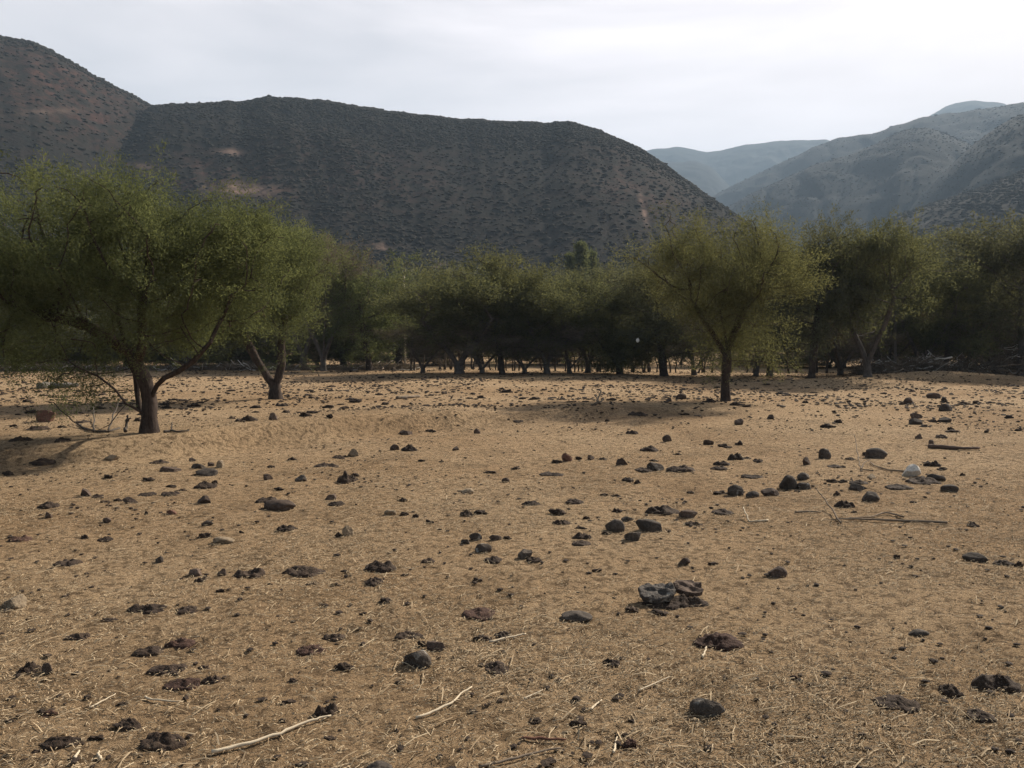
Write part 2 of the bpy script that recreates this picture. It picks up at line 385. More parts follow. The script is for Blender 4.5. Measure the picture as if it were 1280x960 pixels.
_, s = hill('right_spur', [(1000, 425), (1060, 345), (1110, 285), (1140, 250), (1165, 229), (1215, 181), (1250, 156), (1280, 142), (1340, 120), (1450, 105), (1600, 150), (1800, 300)], 850, 420, 4.0, nshrub=8000, shr=(.5, 1.3), mat='hill_far'); scrub.append(s)
_, s = hill('right_ridge', [(780, 425), (850, 330), (900, 266), (920, 252), (960, 232), (1020, 205), (1060, 193), (1090, 183), (1120, 167), (1150, 158), (1180, 165), (1230, 190), (1300, 240), (1400, 330)], 1050, 520, 5.0, nshrub=7000, shr=(.6, 1.5), mat='hill_far', gul=.07); scrub.append(s)
_, s = hill('far_right_ridge', [(760, 425), (830, 300), (880, 252), (905, 238), (940, 220), (980, 202), (1020, 183), (1040, 174), (1070, 169), (1090, 167), (1120, 157), (1165, 144), (1200, 140), (1240, 134), (1280, 128), (1350, 112), (1500, 130), (1700, 300)], 1450, 800, 6.0, nshrub=5000, shr=(.7, 1.7), mat='hill_far', gul=.08); scrub.append(s)
hill('valley_spur', [(740, 330), (780, 235), (820, 205), (845, 202), (870, 202), (890, 207), (905, 225), (930, 250), (980, 330), (1020, 420)], 2000, 1100, 7.0, mat='hill_far')
hill('distant_ridge', [(700, 330), (760, 215), (800, 190), (820, 185), (850, 184), (880, 190), (900, 188), (930, 181), (960, 178), (1000, 175), (1035, 174), (1080, 200), (1150, 280), (1230, 420)], 2500, 1500, 8.0, mat='hill_far')
hill('distant_peak', [(1050, 420), (1100, 240), (1140, 160), (1165, 141), (1190, 131), (1210, 127), (1235, 126), (1255, 130), (1300, 150), (1380, 240), (1450, 420)], 2700, 1700, 9.0, mat='hill_far')
P = np.vstack([a[0] for a in scrub]); Rd = np.concatenate([a[1] for a in scrub])
vv, ff = blobs(P, Rd, 77, 0, .5, .12)
tag(link('hillside_scrub', make_mesh('hillside_scrub', vv, [ff]), M['shrub']), 'dark low scrub dotted over the hillsides', 'scrub', kind='stuff')

# ------------------------------------------------------------------ trees
def colonize(chains, attr_pts, step, infl, kill, iters=120, seed=0, max_nodes=9000):
    """chains: list of polylines (world pts); the first starts at the root"""
    nodes = []; par = []
    for ci, ch in enumerate(chains):
        ch = np.asarray(ch, float)
        if ci == 0: nodes.append(ch[0]); par.append(-1); last = 0
        else:
            d = np.linalg.norm(np.array(nodes)-ch[0], axis=1); last = int(d.argmin())
        for a, b in zip(ch[:-1], ch[1:]):
            n = max(1, int(np.linalg.norm(b-a)/step))
            for k in range(1, n+1):
                nodes.append(a+(b-a)*k/n); par.append(last); last = len(nodes)-1
    nodes = np.array(nodes); par = list(par); A = np.array(attr_pts); r_ = np.random.default_rng(seed)
    dmin = np.full(len(A), 1e9); near = np.zeros(len(A), int); alive = np.ones(len(A), bool)
    def upd(s, e):
        for k in range(s, e, 400):
            dd = np.linalg.norm(A[:, None]-nodes[None, k:min(e, k+400)], axis=2); m = dd.argmin(1); dv = dd[np.arange(len(A)), m]
            b = dv < dmin; dmin[b] = dv[b]; near[b] = m[b]+k
    upd(0, len(nodes))
    for it in range(iters):
        alive &= dmin > kill
        act = alive & (dmin < infl)
        if not act.any():
            if alive.any() and it < 30: infl *= 1.5; continue
            break
        idx = np.flatnonzero(act); src = near[idx]
        dv = A[idx]-nodes[src]; dv /= np.linalg.norm(dv, axis=1)[:, None]+1e-9
        u, inv = np.unique(src, return_inverse=True); acc = np.zeros((len(u), 3)); np.add.at(acc, inv, dv)
        acc += .35*r_.normal(size=acc.shape)
        acc /= np.linalg.norm(acc, axis=1)[:, None]+1e-9
        new = nodes[u]+acc*step
        s = len(nodes); nodes = np.vstack([nodes, new]); par += list(u); upd(s, len(nodes))
        if len(nodes) > max_nodes: break
    return nodes, np.array(par)
def branch_mesh(nodes, par, R, rtip, name, seed=0):
    N = len(nodes); tips = np.ones(N); haskid = np.zeros(N, bool)
    for i in range(N-1, 0, -1):
        p = par[i]
        if haskid[p]: tips[p] += tips[i]
        else: tips[p] = tips[i]; haskid[p] = True
    pw = math.log(R/rtip)/math.log(max(tips[0], 2)); rad = rtip*tips**pw
    z0 = nodes[:, 2]-nodes[0, 2]; rad = rad*(1+.35*np.exp(-z0/.18)*(rad > R*.6))
    main = {}
    for i in range(1, N):
        p = par[i]
        if p not in main or rad[i] > rad[main[p]]: main[p] = i
    d = np.zeros((N, 3)); d[1:] = nodes[1:]-nodes[par[1:]]; d /= np.linalg.norm(d, axis=1)[:, None]+1e-9
    d[0] = (0, 0, 1)
    dm = d.copy()
    for p, i in main.items(): dm[p] = d[p]+d[i]
    dm /= np.linalg.norm(dm, axis=1)[:, None]+1e-9
    V = []; Fq = []
    def frame(dd):
        ref = np.where(np.abs(dd[:, :1]) > .9, np.array([[0, 1., 0]]), np.array([[1., 0, 0]]))
        a = np.cross(dd, ref); a /= np.linalg.norm(a, axis=1)[:, None]+1e-9
        return a, np.cross(dd, a)
    E = np.arange(1, N); base = 0
    big = rad[E] > .035
    for sel, sides in ((E[big], 10), (E[~big], 4)):
        if len(sel) == 0: continue
        ps = par[sel]; ismain = np.array([main[p] == i for p, i in zip(ps, sel)])
        d0 = np.where(ismain[:, None], dm[ps], d[sel]); d1 = dm[sel]
        r0 = np.where(ismain, rad[ps], np.minimum(rad[ps], rad[sel]*1.15)); r1 = rad[sel]
        ang = np.arange(sides)*2*math.pi/sides; ca, sa = np.cos(ang), np.sin(ang)
        rings = []
        for (c, dd, rr) in ((nodes[ps], d0, r0), (nodes[sel], d1, r1)):
            a, b = frame(dd)
            rg = a[:, None]*ca[None, :, None]+b[:, None]*sa[None, :, None]
            q = c[:, None]+rg*rr[:, None, None]
            if sides > 4: q = q+rg*(rr[:, None]*.22*fbm(q*np.array([7., 7., 2.5]), 3))[..., None]
            rings.append(q)
        v = np.concatenate(rings, 1); n = len(sel)
        k = np.arange(sides); k2 = (k+1) % sides
        q = np.stack([k, k2, k2+sides, k+sides], -1)[None]+(base+np.arange(n)*2*sides)[:, None, None]
        V.append(v.reshape(-1, 3)); Fq.append(q.reshape(-1, 4)); base += n*2*sides
    return make_mesh(name, np.vstack(V), [np.vstack(Fq)], True), rad
def leaf_mesh(centers, per, sig, ln, wd, name, seed, cen=None, up=.1, spray=0.0):
    """sprays of leaflets strung along a short twig direction at each centre"""
    r_ = np.random.default_rng(seed); nC = len(centers); C = np.repeat(centers, per, 0); N = len(C)
    tint = np.repeat(np.clip(.5+.30*r_.normal(size=nC), 0, 1), per)
    cc = centers.mean(0)-np.array([0, 0, .6]) if cen is None else cen
    o = centers-cc; o /= np.linalg.norm(o, axis=1)[:, None]+1e-9
    D = o*.75+r_.normal(size=(nC, 3))*.65+np.array([0, 0, -.05]); D /= np.linalg.norm(D, axis=1)[:, None]; D = np.repeat(D, per, 0)
    u_ = r_.random(N)[:, None]-.35
    if spray: p = C+D*u_*spray+r_.normal(size=(N, 3))*sig*(.22+.24*(1-u_))
    else: p = C+r_.normal(size=(N, 3))*np.array([sig, sig, sig*.7])
    d = r_.normal(size=(N, 3))*.62+D*.75+np.array([0, 0, up]); d /= np.linalg.norm(d, axis=1)[:, None]
    s = np.cross(d, r_.normal(size=(N, 3))); s /= np.linalg.norm(s, axis=1)[:, None]+1e-9
    L = (ln*(.6+.8*r_.random(N)))[:, None]; W = (wd*(.6+.8*r_.random(N)))[:, None]
    v = np.stack([p, p+d*L*.45+s*W*.5, p+d*L, p+d*L*.45-s*W*.5], 1).reshape(-1, 3)
    f = np.arange(N*4).reshape(-1, 4)
    me = make_mesh(name, v, [f]); attr(me, 'tint', np.repeat(tint, 4)); return me
def clump_points(lobes, n, r_, K, sg, zs=.7):
    c = ell_points(lobes, K, r_); w_ = .4+r_.random(len(c)); w_ /= w_.sum(); k = r_.choice(len(c), n, p=w_)
    q = r_.normal(size=(n, 3)); q *= np.minimum(1, 2.3/np.maximum(np.linalg.norm(q, axis=1), 1e-6))[:, None]
    return c[k]+q*np.array([sg, sg, sg*zs])*(.6+.8*r_.random(len(c)))[k][:, None]
def ell_points(lobes, n, r_):
    """lobes: (cx,cy,cz, rx,ry,rz, weight)"""
    w_ = np.array([l[6]*l[3]*l[4]*l[5] for l in lobes]); w_ = w_/w_.sum(); out = []
    for l, m in zip(lobes, r_.multinomial(n, w_)):
        u = r_.normal(size=(m, 3)); u /= np.linalg.norm(u, axis=1)[:, None]
        rr = r_.random(m)**(1/2.2)*(1+.42*fbm(u*2.1+r_.uniform(0, 30), 3))
        out.append(np.array(l[:3])+u*rr[:, None]*np.array(l[3:6]))
    return np.vstack(out)

def near_tree(name, base_px, chains, lobes, R, nattr, per, sig, ln, wd, leafmat, seed, label, cat, rtip=.0075, step=.13, kill=.26, K=80, sg=.3):
    r_ = np.random.default_rng(seed)
    B = ground_at(*base_px); Y = B[1]; B[2] -= .04
    def pt(px, py, dy=0.0):
        q = at(px, py, Y+dy); return q
    ch = [[pt(*c) for c in cl] for cl in chains]
    ch[0][0] = np.array([ch[0][0][0], Y, B[2]-.05])
    s = Y/F
    lb = []
    for (px, py, rx, ry, w_) in lobes:
        c = pt(px, py); lb.append((c[0], c[1]+r_.uniform(-.2, .2)*rx*s, c[2], rx*s, rx*s*.95, ry*s, w_))
    A = clump_points(lb, nattr, r_, K, sg)
    # patchy: drop attractors in noise holes so the crown has gaps and clumps
    A = A[fbm(A*1.5+seed, 2) > -.4]
    lo = A[:, 2] > height(A[:, 0], A[:, 1])+.35; A = A[lo]
    root = empty(name, tuple(B)); tag(root, label, cat)
    nodes, par = colonize([np.array(c) for c in ch], A, step, 1.3, kill, 140, seed)
    me, rad = branch_mesh(nodes-B, par, R, rtip, name+'_trunk', seed)
    link('trunk', me, M['bark'], root)
    C = A
    lm = leaf_mesh(C-B, per, sig, ln, wd, name+'_crown', seed+1, spray=sig*3.8)
    link('crown', lm, M[leafmat], root)
    return root

near_tree('thorn_tree', (186, 541),
    [[(186, 541), (187, 522), (188, 503), (185, 488), (180, 474), (169, 455), (157, 432), (149, 403)],
     [(188, 500, 0), (196, 482, -.1), (206, 472, -.2), (222, 465, -.2), (241, 452, -.2), (263, 428, -.2)],
     [(184, 528, .1), (174, 508, .25), (171, 488, .35), (169, 468, .4), (160, 440, .5)],
     [(172, 458, 0), (178, 432, -.1), (177, 400, -.2), (178, 366, -.2)],
     [(164, 446, 0), (140, 425, -.2), (105, 405, -.3), (60, 395, -.3), (20, 385, -.3)],
     [(182, 520, 0), (168, 510, -.2), (158, 505, -.3), (143, 486, -.4), (122, 470, -.5), (95, 458, -.6)],
     [(158, 505, -.3), (148, 516, -.4), (137, 531, -.4), (120, 539, -.4), (104, 536, -.5)]],
    [(150, 330, 165, 92, 1), (142, 274, 78, 50, 1.2), (20, 345, 100, 80, 1), (25, 410, 60, 38, .9), (265, 335, 80, 75, .9), (110, 405, 110, 34, .45), (215, 290, 80, 50, .9), (60, 275, 55, 40, .8), (30, 425, 75, 30, 1.1), (250, 415, 34, 24, .8), (108, 486, 38, 15, 4.0)],
    .122, 2500, 120, .15, .046, .0115, 'leaf_green', 21, 'broad spreading thorn tree with thick low-forked trunk in front of the forked tree', 'tree', K=105, sg=.30)
near_tree('thorn_tree', (345, 499),
    [[(345, 499), (344, 488), (339, 478), (330, 464), (320, 448), (311, 432), (300, 405)],
     [(344, 487), (349, 470), (352, 455), (351, 430), (356, 400)]],
    [(325, 345, 72, 70, 1), (352, 310, 56, 38, 1), (290, 322, 62, 34, .9), (366, 375, 26, 50, 1), (290, 385, 45, 40, .6), (352, 428, 13, 17, 1.2)],
    .165, 1900, 95, .2, .066, .017, 'leaf_green', 31, 'mid-sized thorn tree on two leaning stems behind the broad spreading tree', 'tree', step=.17, kill=.33, K=62, sg=.36)
near_tree('thorn_tree', (907, 501),
    [[(907, 501), (907, 480), (908, 460), (909, 440), (906, 415), (900, 390)],
     [(909, 438), (918, 415), (930, 390), (945, 360)],
     [(908, 445), (896, 425), (880, 400), (865, 375)]],
    [(908, 345, 94, 54, 1), (905, 390, 78, 44, .9), (968, 322, 56, 32, 1), (850, 340, 50, 42, 1), (905, 308, 72, 26, 1), (945, 425, 42, 28, .7), (872, 425, 36, 26, .7)],
    .125, 1900, 66, .2, .07, .016, 'leaf_yellow', 41, 'lone slender thorn tree with straight bare trunk and vase-shaped crown', 'tree', step=.17, kill=.33, K=70, sg=.36)

# background kinds (about 6 m high), copied below
def tree_kind(seed, style):
    r_ = np.random.default_rng(seed); ch = []
    nst = {'umbrella': 2, 'round': 1, 'multi': 4, 'bare': 3, 'low': 3}[style]
    trunk = [np.array([0, 0, -.1]), np.array([.05, 0, .5])]
    ch.append(np.array(trunk))
    for k in range(nst):
        a = k*2*math.pi/nst+r_.uniform(-.5, .5); l = .35 if nst > 1 else .1
        ch.append(np.array([trunk[1], trunk[1]+[math.cos(a)*l, math.sin(a)*l, .8], trunk[1]+[math.cos(a)*l*2.4, math.sin(a)*l*2.4, 1.7], trunk[1]+[math.cos(a)*l*3.4, math.sin(a)*l*3.4, 2.6]]))
    if style == 'low': lobes = [(0, 0, 1.9, 2.2, 2.2, 1.5, 1), (1, .3, 3.0, 1.4, 1.4, 1.2, 1), (-.9, 0, 2.6, 1.4, 1.4, 1.4, 1)]
    elif style == 'round': lobes = [(0, 0, 3.9, 2.3, 2.3, 2.0, 1), (.8, .2, 4.8, 1.4, 1.4, 1.1, 1), (-1.1, 0, 4.0, 1.5, 1.5, 1.3, 1), (.2, 0, 2.3, 1.9, 1.9, .9, .6)]
    else:
        lobes = [(0, 0, 4.4, 2.7, 2.7, 1.2, 1), (0, 0, 3.2, 2.1, 2.1, 1.4, .7)]
        for k in range(4):
            a = r_.uniform(0, 6.28); lobes.append((1.6*math.cos(a), 1.6*math.sin(a), r_.uniform(3.4, 5.2), 1.2, 1.2, .8, 1))
    lobes.append((0, 0, 2.0, 2.3, 2.3, 1.2, .5 if style != 'bare' else .3))
    A = clump_points(lobes, 780, r_, 58, .44, .65); A = A[(fbm(A*1.1+seed, 2) > -.45) & (A[:, 2] > .5)]
    nodes, par = colonize(ch, A, .22, 1.6, .42, 120, seed, 5000)
    me, rad = branch_mesh(nodes, par, .15, .010, 'background_trunk', seed)
    if style == 'bare': lm = leaf_mesh(A, 34, .24, .16, .024, 'background_crown', seed+1, spray=.9)
    else: lm = leaf_mesh(A, 64, .25, .12, .032, 'background_crown', seed+1, spray=.95)
    me.materials.append(M['barkgrey' if style in ('bare', 'multi', 'umbrella') else 'bark']); lm.materials.append(M['leaf_olive'])
    zt = A[:, 2].max()+.2; wt = np.percentile(np.abs(A[:, 0]), 97)*2
    return me, lm, zt, wt
KIND = {s: [tree_kind(100+7*i+hash_, s) for i in range(c)] for s, c, hash_ in (('umbrella', 3, 1), ('round', 2, 2), ('multi', 2, 3), ('bare', 1, 4), ('low', 2, 5))}
def bg_tree(px, pyb, top, wpx, style, var, leaf, label, group, Y=None, rot=None):
    me, lm, zt, wt = KIND[style][var % len(KIND[style])]
    if Y is None: B = ground_at(px, pyb)
    else:
        B = at(px, 460, Y); B[2] = float(height(B[:1], B[1:2])[0])
    topz = at(px, top, B[1])[2]; sz = (topz-B[2])/zt; sx = 1.18*wpx*B[1]/F/wt
    root = empty('thorn_tree', (B[0], B[1], B[2]-.03)); root.scale = (sx, sx, sz); root.rotation_euler[2] = random.uniform(0, 6.28) if rot is None else rot
    tag(root, label, 'tree', group)
    a = link('trunk', me, None, root); b = link('crown', lm, None, root)
    b.material_slots[0].link = 'OBJECT'; b.material_slots[0].material = M[leaf]
    return root
G1 = 'trees along the pole fence'
for row in [
    (405, 464, 296, 96, 'bare', 0, 'leaf_grey', 'dry grey-brown tree with bare twigs right of the two-stemmed tree'),
    (462, 463, 318, 86, 'round', 0, 'leaf_green', 'bright green leafy tree right of the dry grey-brown tree'),
    (378, 462, 280, 120, 'umbrella', 1, 'leaf_olive', 'olive tree whose crown shows above and behind the two-stemmed tree'),
    (575, 467, 340, 150, 'umbrella', 0, 'leaf_olive', 'wide olive tree with forked low trunk, first left of the thick dark trunk'),
    (628, 468, 302, 116, 'round', 1, 'leaf_yellow', 'tallest yellow-green tree of the middle stand with a thick dark trunk'),
    (684, 467, 332, 110, 'umbrella', 2, 'leaf_olive', 'olive tree with a splayed trunk, first right of the thick dark trunk'),
    (735, 466, 346, 96, 'multi', 0, 'leaf_olive', 'many-stemmed olive tree behind the pole fence below the pale poplars'),
    (775, 468, 384, 96, 'low', 0, 'leaf_yellow', 'low bright yellow-green shrubby tree by the small white bag'),
    (830, 470, 316, 108, 'round', 0, 'leaf_dark', 'dark dense tree just left of the lone slender tree'),
    (1014, 473, 262, 130, 'round', 1, 'leaf_dark', 'tall dark tree with thick trunk just right of the lone slender tree'),
    (962, 470, 300, 110, 'multi', 1, 'leaf_olive', 'shaded olive tree behind the lone slender tree'),
    (1085, 471, 280, 124, 'umbrella', 1, 'leaf_olive', 'olive tree standing at the left end of the brush heaps'),
    (1150, 468, 312, 116, 'multi', 0, 'leaf_olive', 'many-stemmed olive tree standing right behind the brush heaps'),
    (1205, 466, 326, 110, 'umbrella', 2, 'leaf_yellow', 'yellow-green flat-topped tree behind the gap between the brush heaps'),
    (1276, 470, 262, 130, 'umbrella', 0, 'leaf_dark', 'dark open-branched tree at the right end of the tree line'),
]:
    bg_tree(*row, G1)
for k, (px, yb_, top, wpx) in enumerate([(528, 466, 402, 80), (602, 467, 396, 84), (655, 467, 404, 80), (712, 467, 398, 84), (868, 469, 392, 90), (945, 470, 388, 90), (1050, 469, 386, 96), (1110, 466, 380, 96), (1180, 466, 384, 100), (1245, 467, 384, 100)]):
    bg_tree(px, yb_, top, wpx, 'bare', 0, 'leaf_grey', 'low grey-brown twiggy tree standing among the trunks of the fence row', 'low twiggy trees in the fence row')
G2 = 'shaded trees behind the fence row'
L2 = 'shaded scrubby tree in the dense rows behind the fence'
for k, (px, Y, top, wpx, st, v_, lf) in enumerate([
    (-70, 46, 330, 150, 'umbrella', 0, 'leaf_dark'), (15, 47, 392, 110, 'low', 1, 'leaf_olive'), (85, 49, 385, 120, 'low', 0, 'leaf_dark'), (160, 50, 380, 120, 'low', 1, 'leaf_dark'), (235, 47, 372, 120, 'multi', 1, 'leaf_dark'), (300, 50, 360, 110, 'low', 0, 'leaf_dark'),
    (345, 54, 330, 110, 'round', 0, 'leaf_dark'), (430, 52, 350, 110, 'low', 1, 'leaf_dark'), (500, 52, 345, 120, 'round', 1, 'leaf_dark'), (545, 56, 340, 120, 'low', 0, 'leaf_dark'), (600, 56, 326, 120, 'round', 0, 'leaf_dark'), (655, 58, 322, 120, 'round', 1, 'leaf_dark'),
    (710, 57, 328, 120, 'low', 1, 'leaf_dark'), (760, 55, 330, 120, 'round', 0, 'leaf_dark'), (800, 58, 326, 100, 'umbrella', 1, 'leaf_dark'), (860, 55, 325, 120, 'low', 0, 'leaf_dark'), (925, 56, 320, 130, 'round', 1, 'leaf_dark'), (990, 54, 310, 130, 'low', 1, 'leaf_dark'),
    (1050, 54, 300, 130, 'round', 0, 'leaf_dark'), (1115, 54, 312, 130, 'low', 0, 'leaf_dark'), (1175, 55, 325, 120, 'low', 1, 'leaf_dark'), (1240, 52, 318, 130, 'round', 1, 'leaf_dark'), (1300, 55, 300, 130, 'low', 0, 'leaf_dark'), (1360, 46, 280, 150, 'umbrella', 2, 'leaf_dark'), (1440, 48, 300, 150, 'round', 0, 'leaf_dark')]):
    if k % 2 == 0 or px < 480 or px > 1020: bg_tree(px, 460, top, wpx, st, v_, lf, L2, G2, Y)
G3 = 'low shaded shrubs behind the fence'
r3 = np.random.default_rng(17)
for k, px in enumerate(np.arange(-60, 1400, 38)):
    if 470 < px < 1000 and k % 2: continue
    Y = r3.uniform(56, 64) if 470 < px < 1000 else r3.uniform(51, 57); b = bg_tree(px+r3.uniform(-12, 12), 460, 446-r3.uniform(4, 34), r3.uniform(60, 95), 'low' if k % 3 else 'bare', k, 'leaf_dark' if k % 3 else 'leaf_grey', 'low dark leafy shrub in the shade behind the fence under the trees' if k % 3 else 'low grey twiggy shrub in the shade behind the fence', G3 if k % 3 else 'low twiggy shrubs behind the fence', Y)
    b.name = 'shrub'; b['category'] = 'shrub'
# pale poplars beyond the fence
def poplar(px, Y, top, wpx, label):
    r_ = np.random.default_rng(int(px)); B = at(px, 455, Y); B[2] = 0
    H = at(px, top, Y)[2]; W = wpx*Y/F/2
    t_ = r_.random(420); zz = H*(.15+.85*t_); rr = W*np.sin(np.clip(t_*1.02, 0, 1)*math.pi)**.7*np.sqrt(r_.random(420)); a = r_.random(420)*6.28
    C = np.stack([rr*np.cos(a), rr*np.sin(a), zz], -1)
    root = empty('poplar_tree', tuple(B)); tag(root, label, 'tree', 'pale poplars beyond the fence')
    n = 24; nodes = np.stack([np.zeros(n), np.zeros(n), np.linspace(0, H*.95, n)], -1); par = np.arange(n)-1
    Rr = .16*(1-np.linspace(0, .9, n)); ang = np.arange(6)*math.pi/3
    v = nodes[:, None]+np.stack([np.cos(ang), np.sin(ang), ang*0], -1)[None]*Rr[:, None, None]
    k = np.arange(6); q = (np.stack([k, (k+1) % 6, (k+1) % 6+6, k+6], -1)[None]+(np.arange(n-1)*6)[:, None, None]).reshape(-1, 4)
    link('trunk', make_mesh('poplar_trunk', v.reshape(-1, 3), [q], True), M['barkgrey'], root)
    link('crown', leaf_mesh(C, 30, .35, .4, .12, 'poplar_crown', int(px), up=.8), M['leaf_poplar'], root)
M['leaf_poplar'] = mat_leaf('pale_poplar_leaf', (.07, .085, .045), (.14, .155, .085))
poplar(726, 100, 306, 12, 'tallest pale narrow poplar rising above the middle tree line'); poplar(738, 102, 318, 12, 'shorter pale poplar just right of the tallest poplar'); poplar(714, 104, 320, 12, 'shorter pale poplar just left of the tallest poplar')

# wood at the foot of the hill
def wood():
    r_ = np.random.default_rng(5); C = []
    for k in range(150):
        px = r_.uniform(-150, 1400); Y = r_.uniform(95, 165)
        if 430 < px < 620 and r_.random() < .5: Y = r_.uniform(95, 120)
        b = at(px, 455, Y); h_ = r_.uniform(5, 9) if not (430 < px < 620) else r_.uniform(8, 15)*Y/120; wd = h_*r_.uniform(.45, .65)
        u = r_.normal(size=(38, 3)); u /= np.linalg.norm(u, axis=1)[:, None]; u *= (r_.random((38, 1))**.35)
        C.append(np.array([b[0], b[1], h_*.55])+u*np.array([wd, wd, h_*.5]))
    C = np.vstack(C); return leaf_mesh(C, 22, .55, .7, .3, 'far_wood', 9)
tag(link('far_wood', wood(), M['leaf_dark']), 'dark green wood at the foot of the hill beyond the fence', 'wood', kind='stuff')

# ------------------------------------------------------------------ tubes (sticks, posts, brush)
def tube(pts, radii, sides=6, jit=0.0, r_=None):
    pts = np.asarray(pts, float); radii = np.asarray(radii, float)*np.ones(len(pts)); n = len(pts)
    d = np.gradient(pts, axis=0); d /= np.linalg.norm(d, axis=1)[:, None]+1e-9
    ref = np.array([0, 0, 1.]) if np.abs(d[:, 2]).mean() < .8 else np.array([1., 0, 0])
    a = np.cross(d, ref); a /= np.linalg.norm(a, axis=1)[:, None]+1e-9; b = np.cross(d, a)
    ang = np.arange(sides)*2*math.pi/sides
    rg = a[:, None]*np.cos(ang)[None, :, None]+b[:, None]*np.sin(ang)[None, :, None]
    rr = radii[:, None]*(1+(jit*(r_.random((n, sides))-.5) if r_ is not None else 0))
    v = (pts[:, None]+rg*np.asarray(rr)[..., None]*np.ones((n, sides, 1))).reshape(-1, 3)
    k = np.arange(sides); k2 = (k+1) % sides
    q = (np.stack([k, k2, k2+sides, k+sides], -1)[None]+(np.arange(n-1)*sides)[:, None, None]).reshape(-1, 4)
    v = np.vstack([v, pts[:1], pts[-1:]]); c0, c1 = len(v)-2, len(v)-1
    t1 = np.stack([np.full(sides, c0), k2, k], -1); t2 = np.stack([np.full(sides, c1), (n-1)*sides+k, (n-1)*sides+k2], -1)
    return v, q, np.vstack([t1, t2])
class MB:
    def __init__(s): s.v = []; s.q = []; s.t = []; s.n = 0
    def add(s, v, q, t):
        s.v.append(v); s.q.append(np.asarray(q).reshape(-1, 4)+s.n); s.t.append(np.asarray(t).reshape(-1, 3)+s.n); s.n += len(v)
    def mesh(s, name, smooth=True, origin=None):
        v = np.vstack(s.v)
        if origin is not None: v = v-origin
        return make_mesh(name, v, [np.vstack(s.q), np.vstack(s.t)], smooth)

# rough pole fence
fr = np.random.default_rng(8)
fence = empty('pole_fence', (2.5, 43, 0)); tag(fence, 'rough fence of crooked thin wooden poles along the tree line', 'fence')
FO = np.array([2.5, 43, 0])
k = 0
pxs = np.sort(np.concatenate([fr.uniform(690, 1000, 46), fr.uniform(500, 700, 26), fr.uniform(1000, 1100, 8)]))
for px in pxs:
    Y = 42.5+1.2*fr.random(); b = at(px, 460, Y); z = float(height(b[:1], b[1:2])[0]); hgt = fr.choice([fr.uniform(.9, 1.5), fr.uniform(1.6, 2.2)], p=[.75, .25])
    lean = fr.normal(size=2)*.10
    n = 6; tt = np.linspace(0, 1, n); p = np.stack([b[0]+lean[0]*hgt*tt+.03*fr.normal(size=n), b[1]+lean[1]*hgt*tt, z-.1+(hgt+.1)*tt], -1)
    m = MB(); m.add(*tube(p, np.linspace(.055, .035, n)*fr.uniform(.7, 1.3), 6, .3, fr)); link('post', m.mesh('post', True, FO), M['postwood'], fence)
for zz in (.45, .8, 1.15):
    xs = np.linspace(-6.3, 20.5, 60); p = np.stack([xs, 43+0*xs, zz+.04*np.sin(xs*1.3)+float(height(np.array([5.]), np.array([43.]))[0])], -1)
    m = MB(); m.add(*tube(p, .006, 4)); link('wire', m.mesh('wire', True, FO), M['greywood'], fence)
# thin pale pole in the bright green tree
def post(px, Y, topy, r, name, label, cat, mat):
    b = at(px, 460, Y); top = at(px, topy, Y); n = 8; tt = np.linspace(0, 1, n)
    p = np.stack([b[0]+.03*np.sin(tt*5), b[1]+0*tt, tt*(top[2]+.2)-.2], -1); m = MB(); m.add(*tube(p, np.linspace(r*1.2, r, n), 8)); o = np.array([b[0], b[1], 0])
    t_ = link(name, m.mesh(name, True, o), M[mat]); t_.location = tuple(o); return tag(t_, label, cat)
post(506, 50, 344, .06, 'wooden_pole', 'tall thin pale pole standing at the right edge of the bright green tree', 'pole', 'palewood')
post(1118, 41, 386, .07, 'wooden_pole', 'bare grey pole standing upright among trees behind the brush heaps', 'pole', 'greywood')

def brush(cx0, cx1, Y, hgt, n, seed, label, pale=.12, dep=1.6, rad=(.012, .05), group=None):
    r_ = np.random.default_rng(seed); a = at(cx0, 460, Y)[0]; b = at(cx1, 460, Y)[0]; O = np.array([(a+b)/2, Y, float(height(np.array([(a+b)/2]), np.array([Y]))[0])])
    root = empty('brush_pile', tuple(O)); tag(root, label, 'brush pile', group)
    for nm, cnt, mat in (('dark_branches', int(n*(1-pale)), 'wood'), ('bleached_branches', int(n*pale*1.6), 'bleached')):
        m = MB()
        for k in range(cnt):
            u = r_.uniform(0, 1); x = a+(b-a)*u; env = math.sin(math.pi*np.clip(u*.9+.05, 0, 1))**.5*(.7+.3*math.sin(u*9+seed))
            dy = r_.normal()*dep*.4; zc = hgt*env*r_.random()**.7*math.exp(-(dy/dep)**2)
            L = r_.uniform(.5, 1.6); az = r_.uniform(0, 6.28); el = r_.normal()*.35
            d = np.array([math.cos(az)*math.cos(el), math.sin(az)*math.cos(el), math.sin(el)]); nn = 5; tt = np.linspace(-.5, .5, nn)
            p = np.array([x, Y+dy, O[2]+zc])+d*L*tt[:, None]+r_.normal(size=(nn, 3))*.05
            p[:, 2] = np.maximum(p[:, 2], height(p[:, 0], p[:, 1])+.02)
            r0 = r_.uniform(*rad)*r_.random()**.5
            m.add(*tube(p, np.linspace(r0, r0*.5, nn), 5))
        link(nm, m.mesh(nm, True, O), M[mat], root)
    # leafy dry litter in the heap
    C = np.stack([r_.uniform(a, b, 170), Y+r_.normal(size=170)*dep*.35, np.zeros(170)], -1); u = (C[:, 0]-a)/(b-a)
    C[:, 2] = O[2]+hgt*.75*np.sin(math.pi*np.clip(u, 0, 1))**.5*r_.random(170)
    link('dry_litter', leaf_mesh(C-O, 40, .14, .10, .04, 'dry_litter', seed+3), M['leaf_grey'], root)
brush(1075, 1185, 38.5, 1.2, 420, 1, 'heap of tangled cut branches under the trees, left of the other heap')
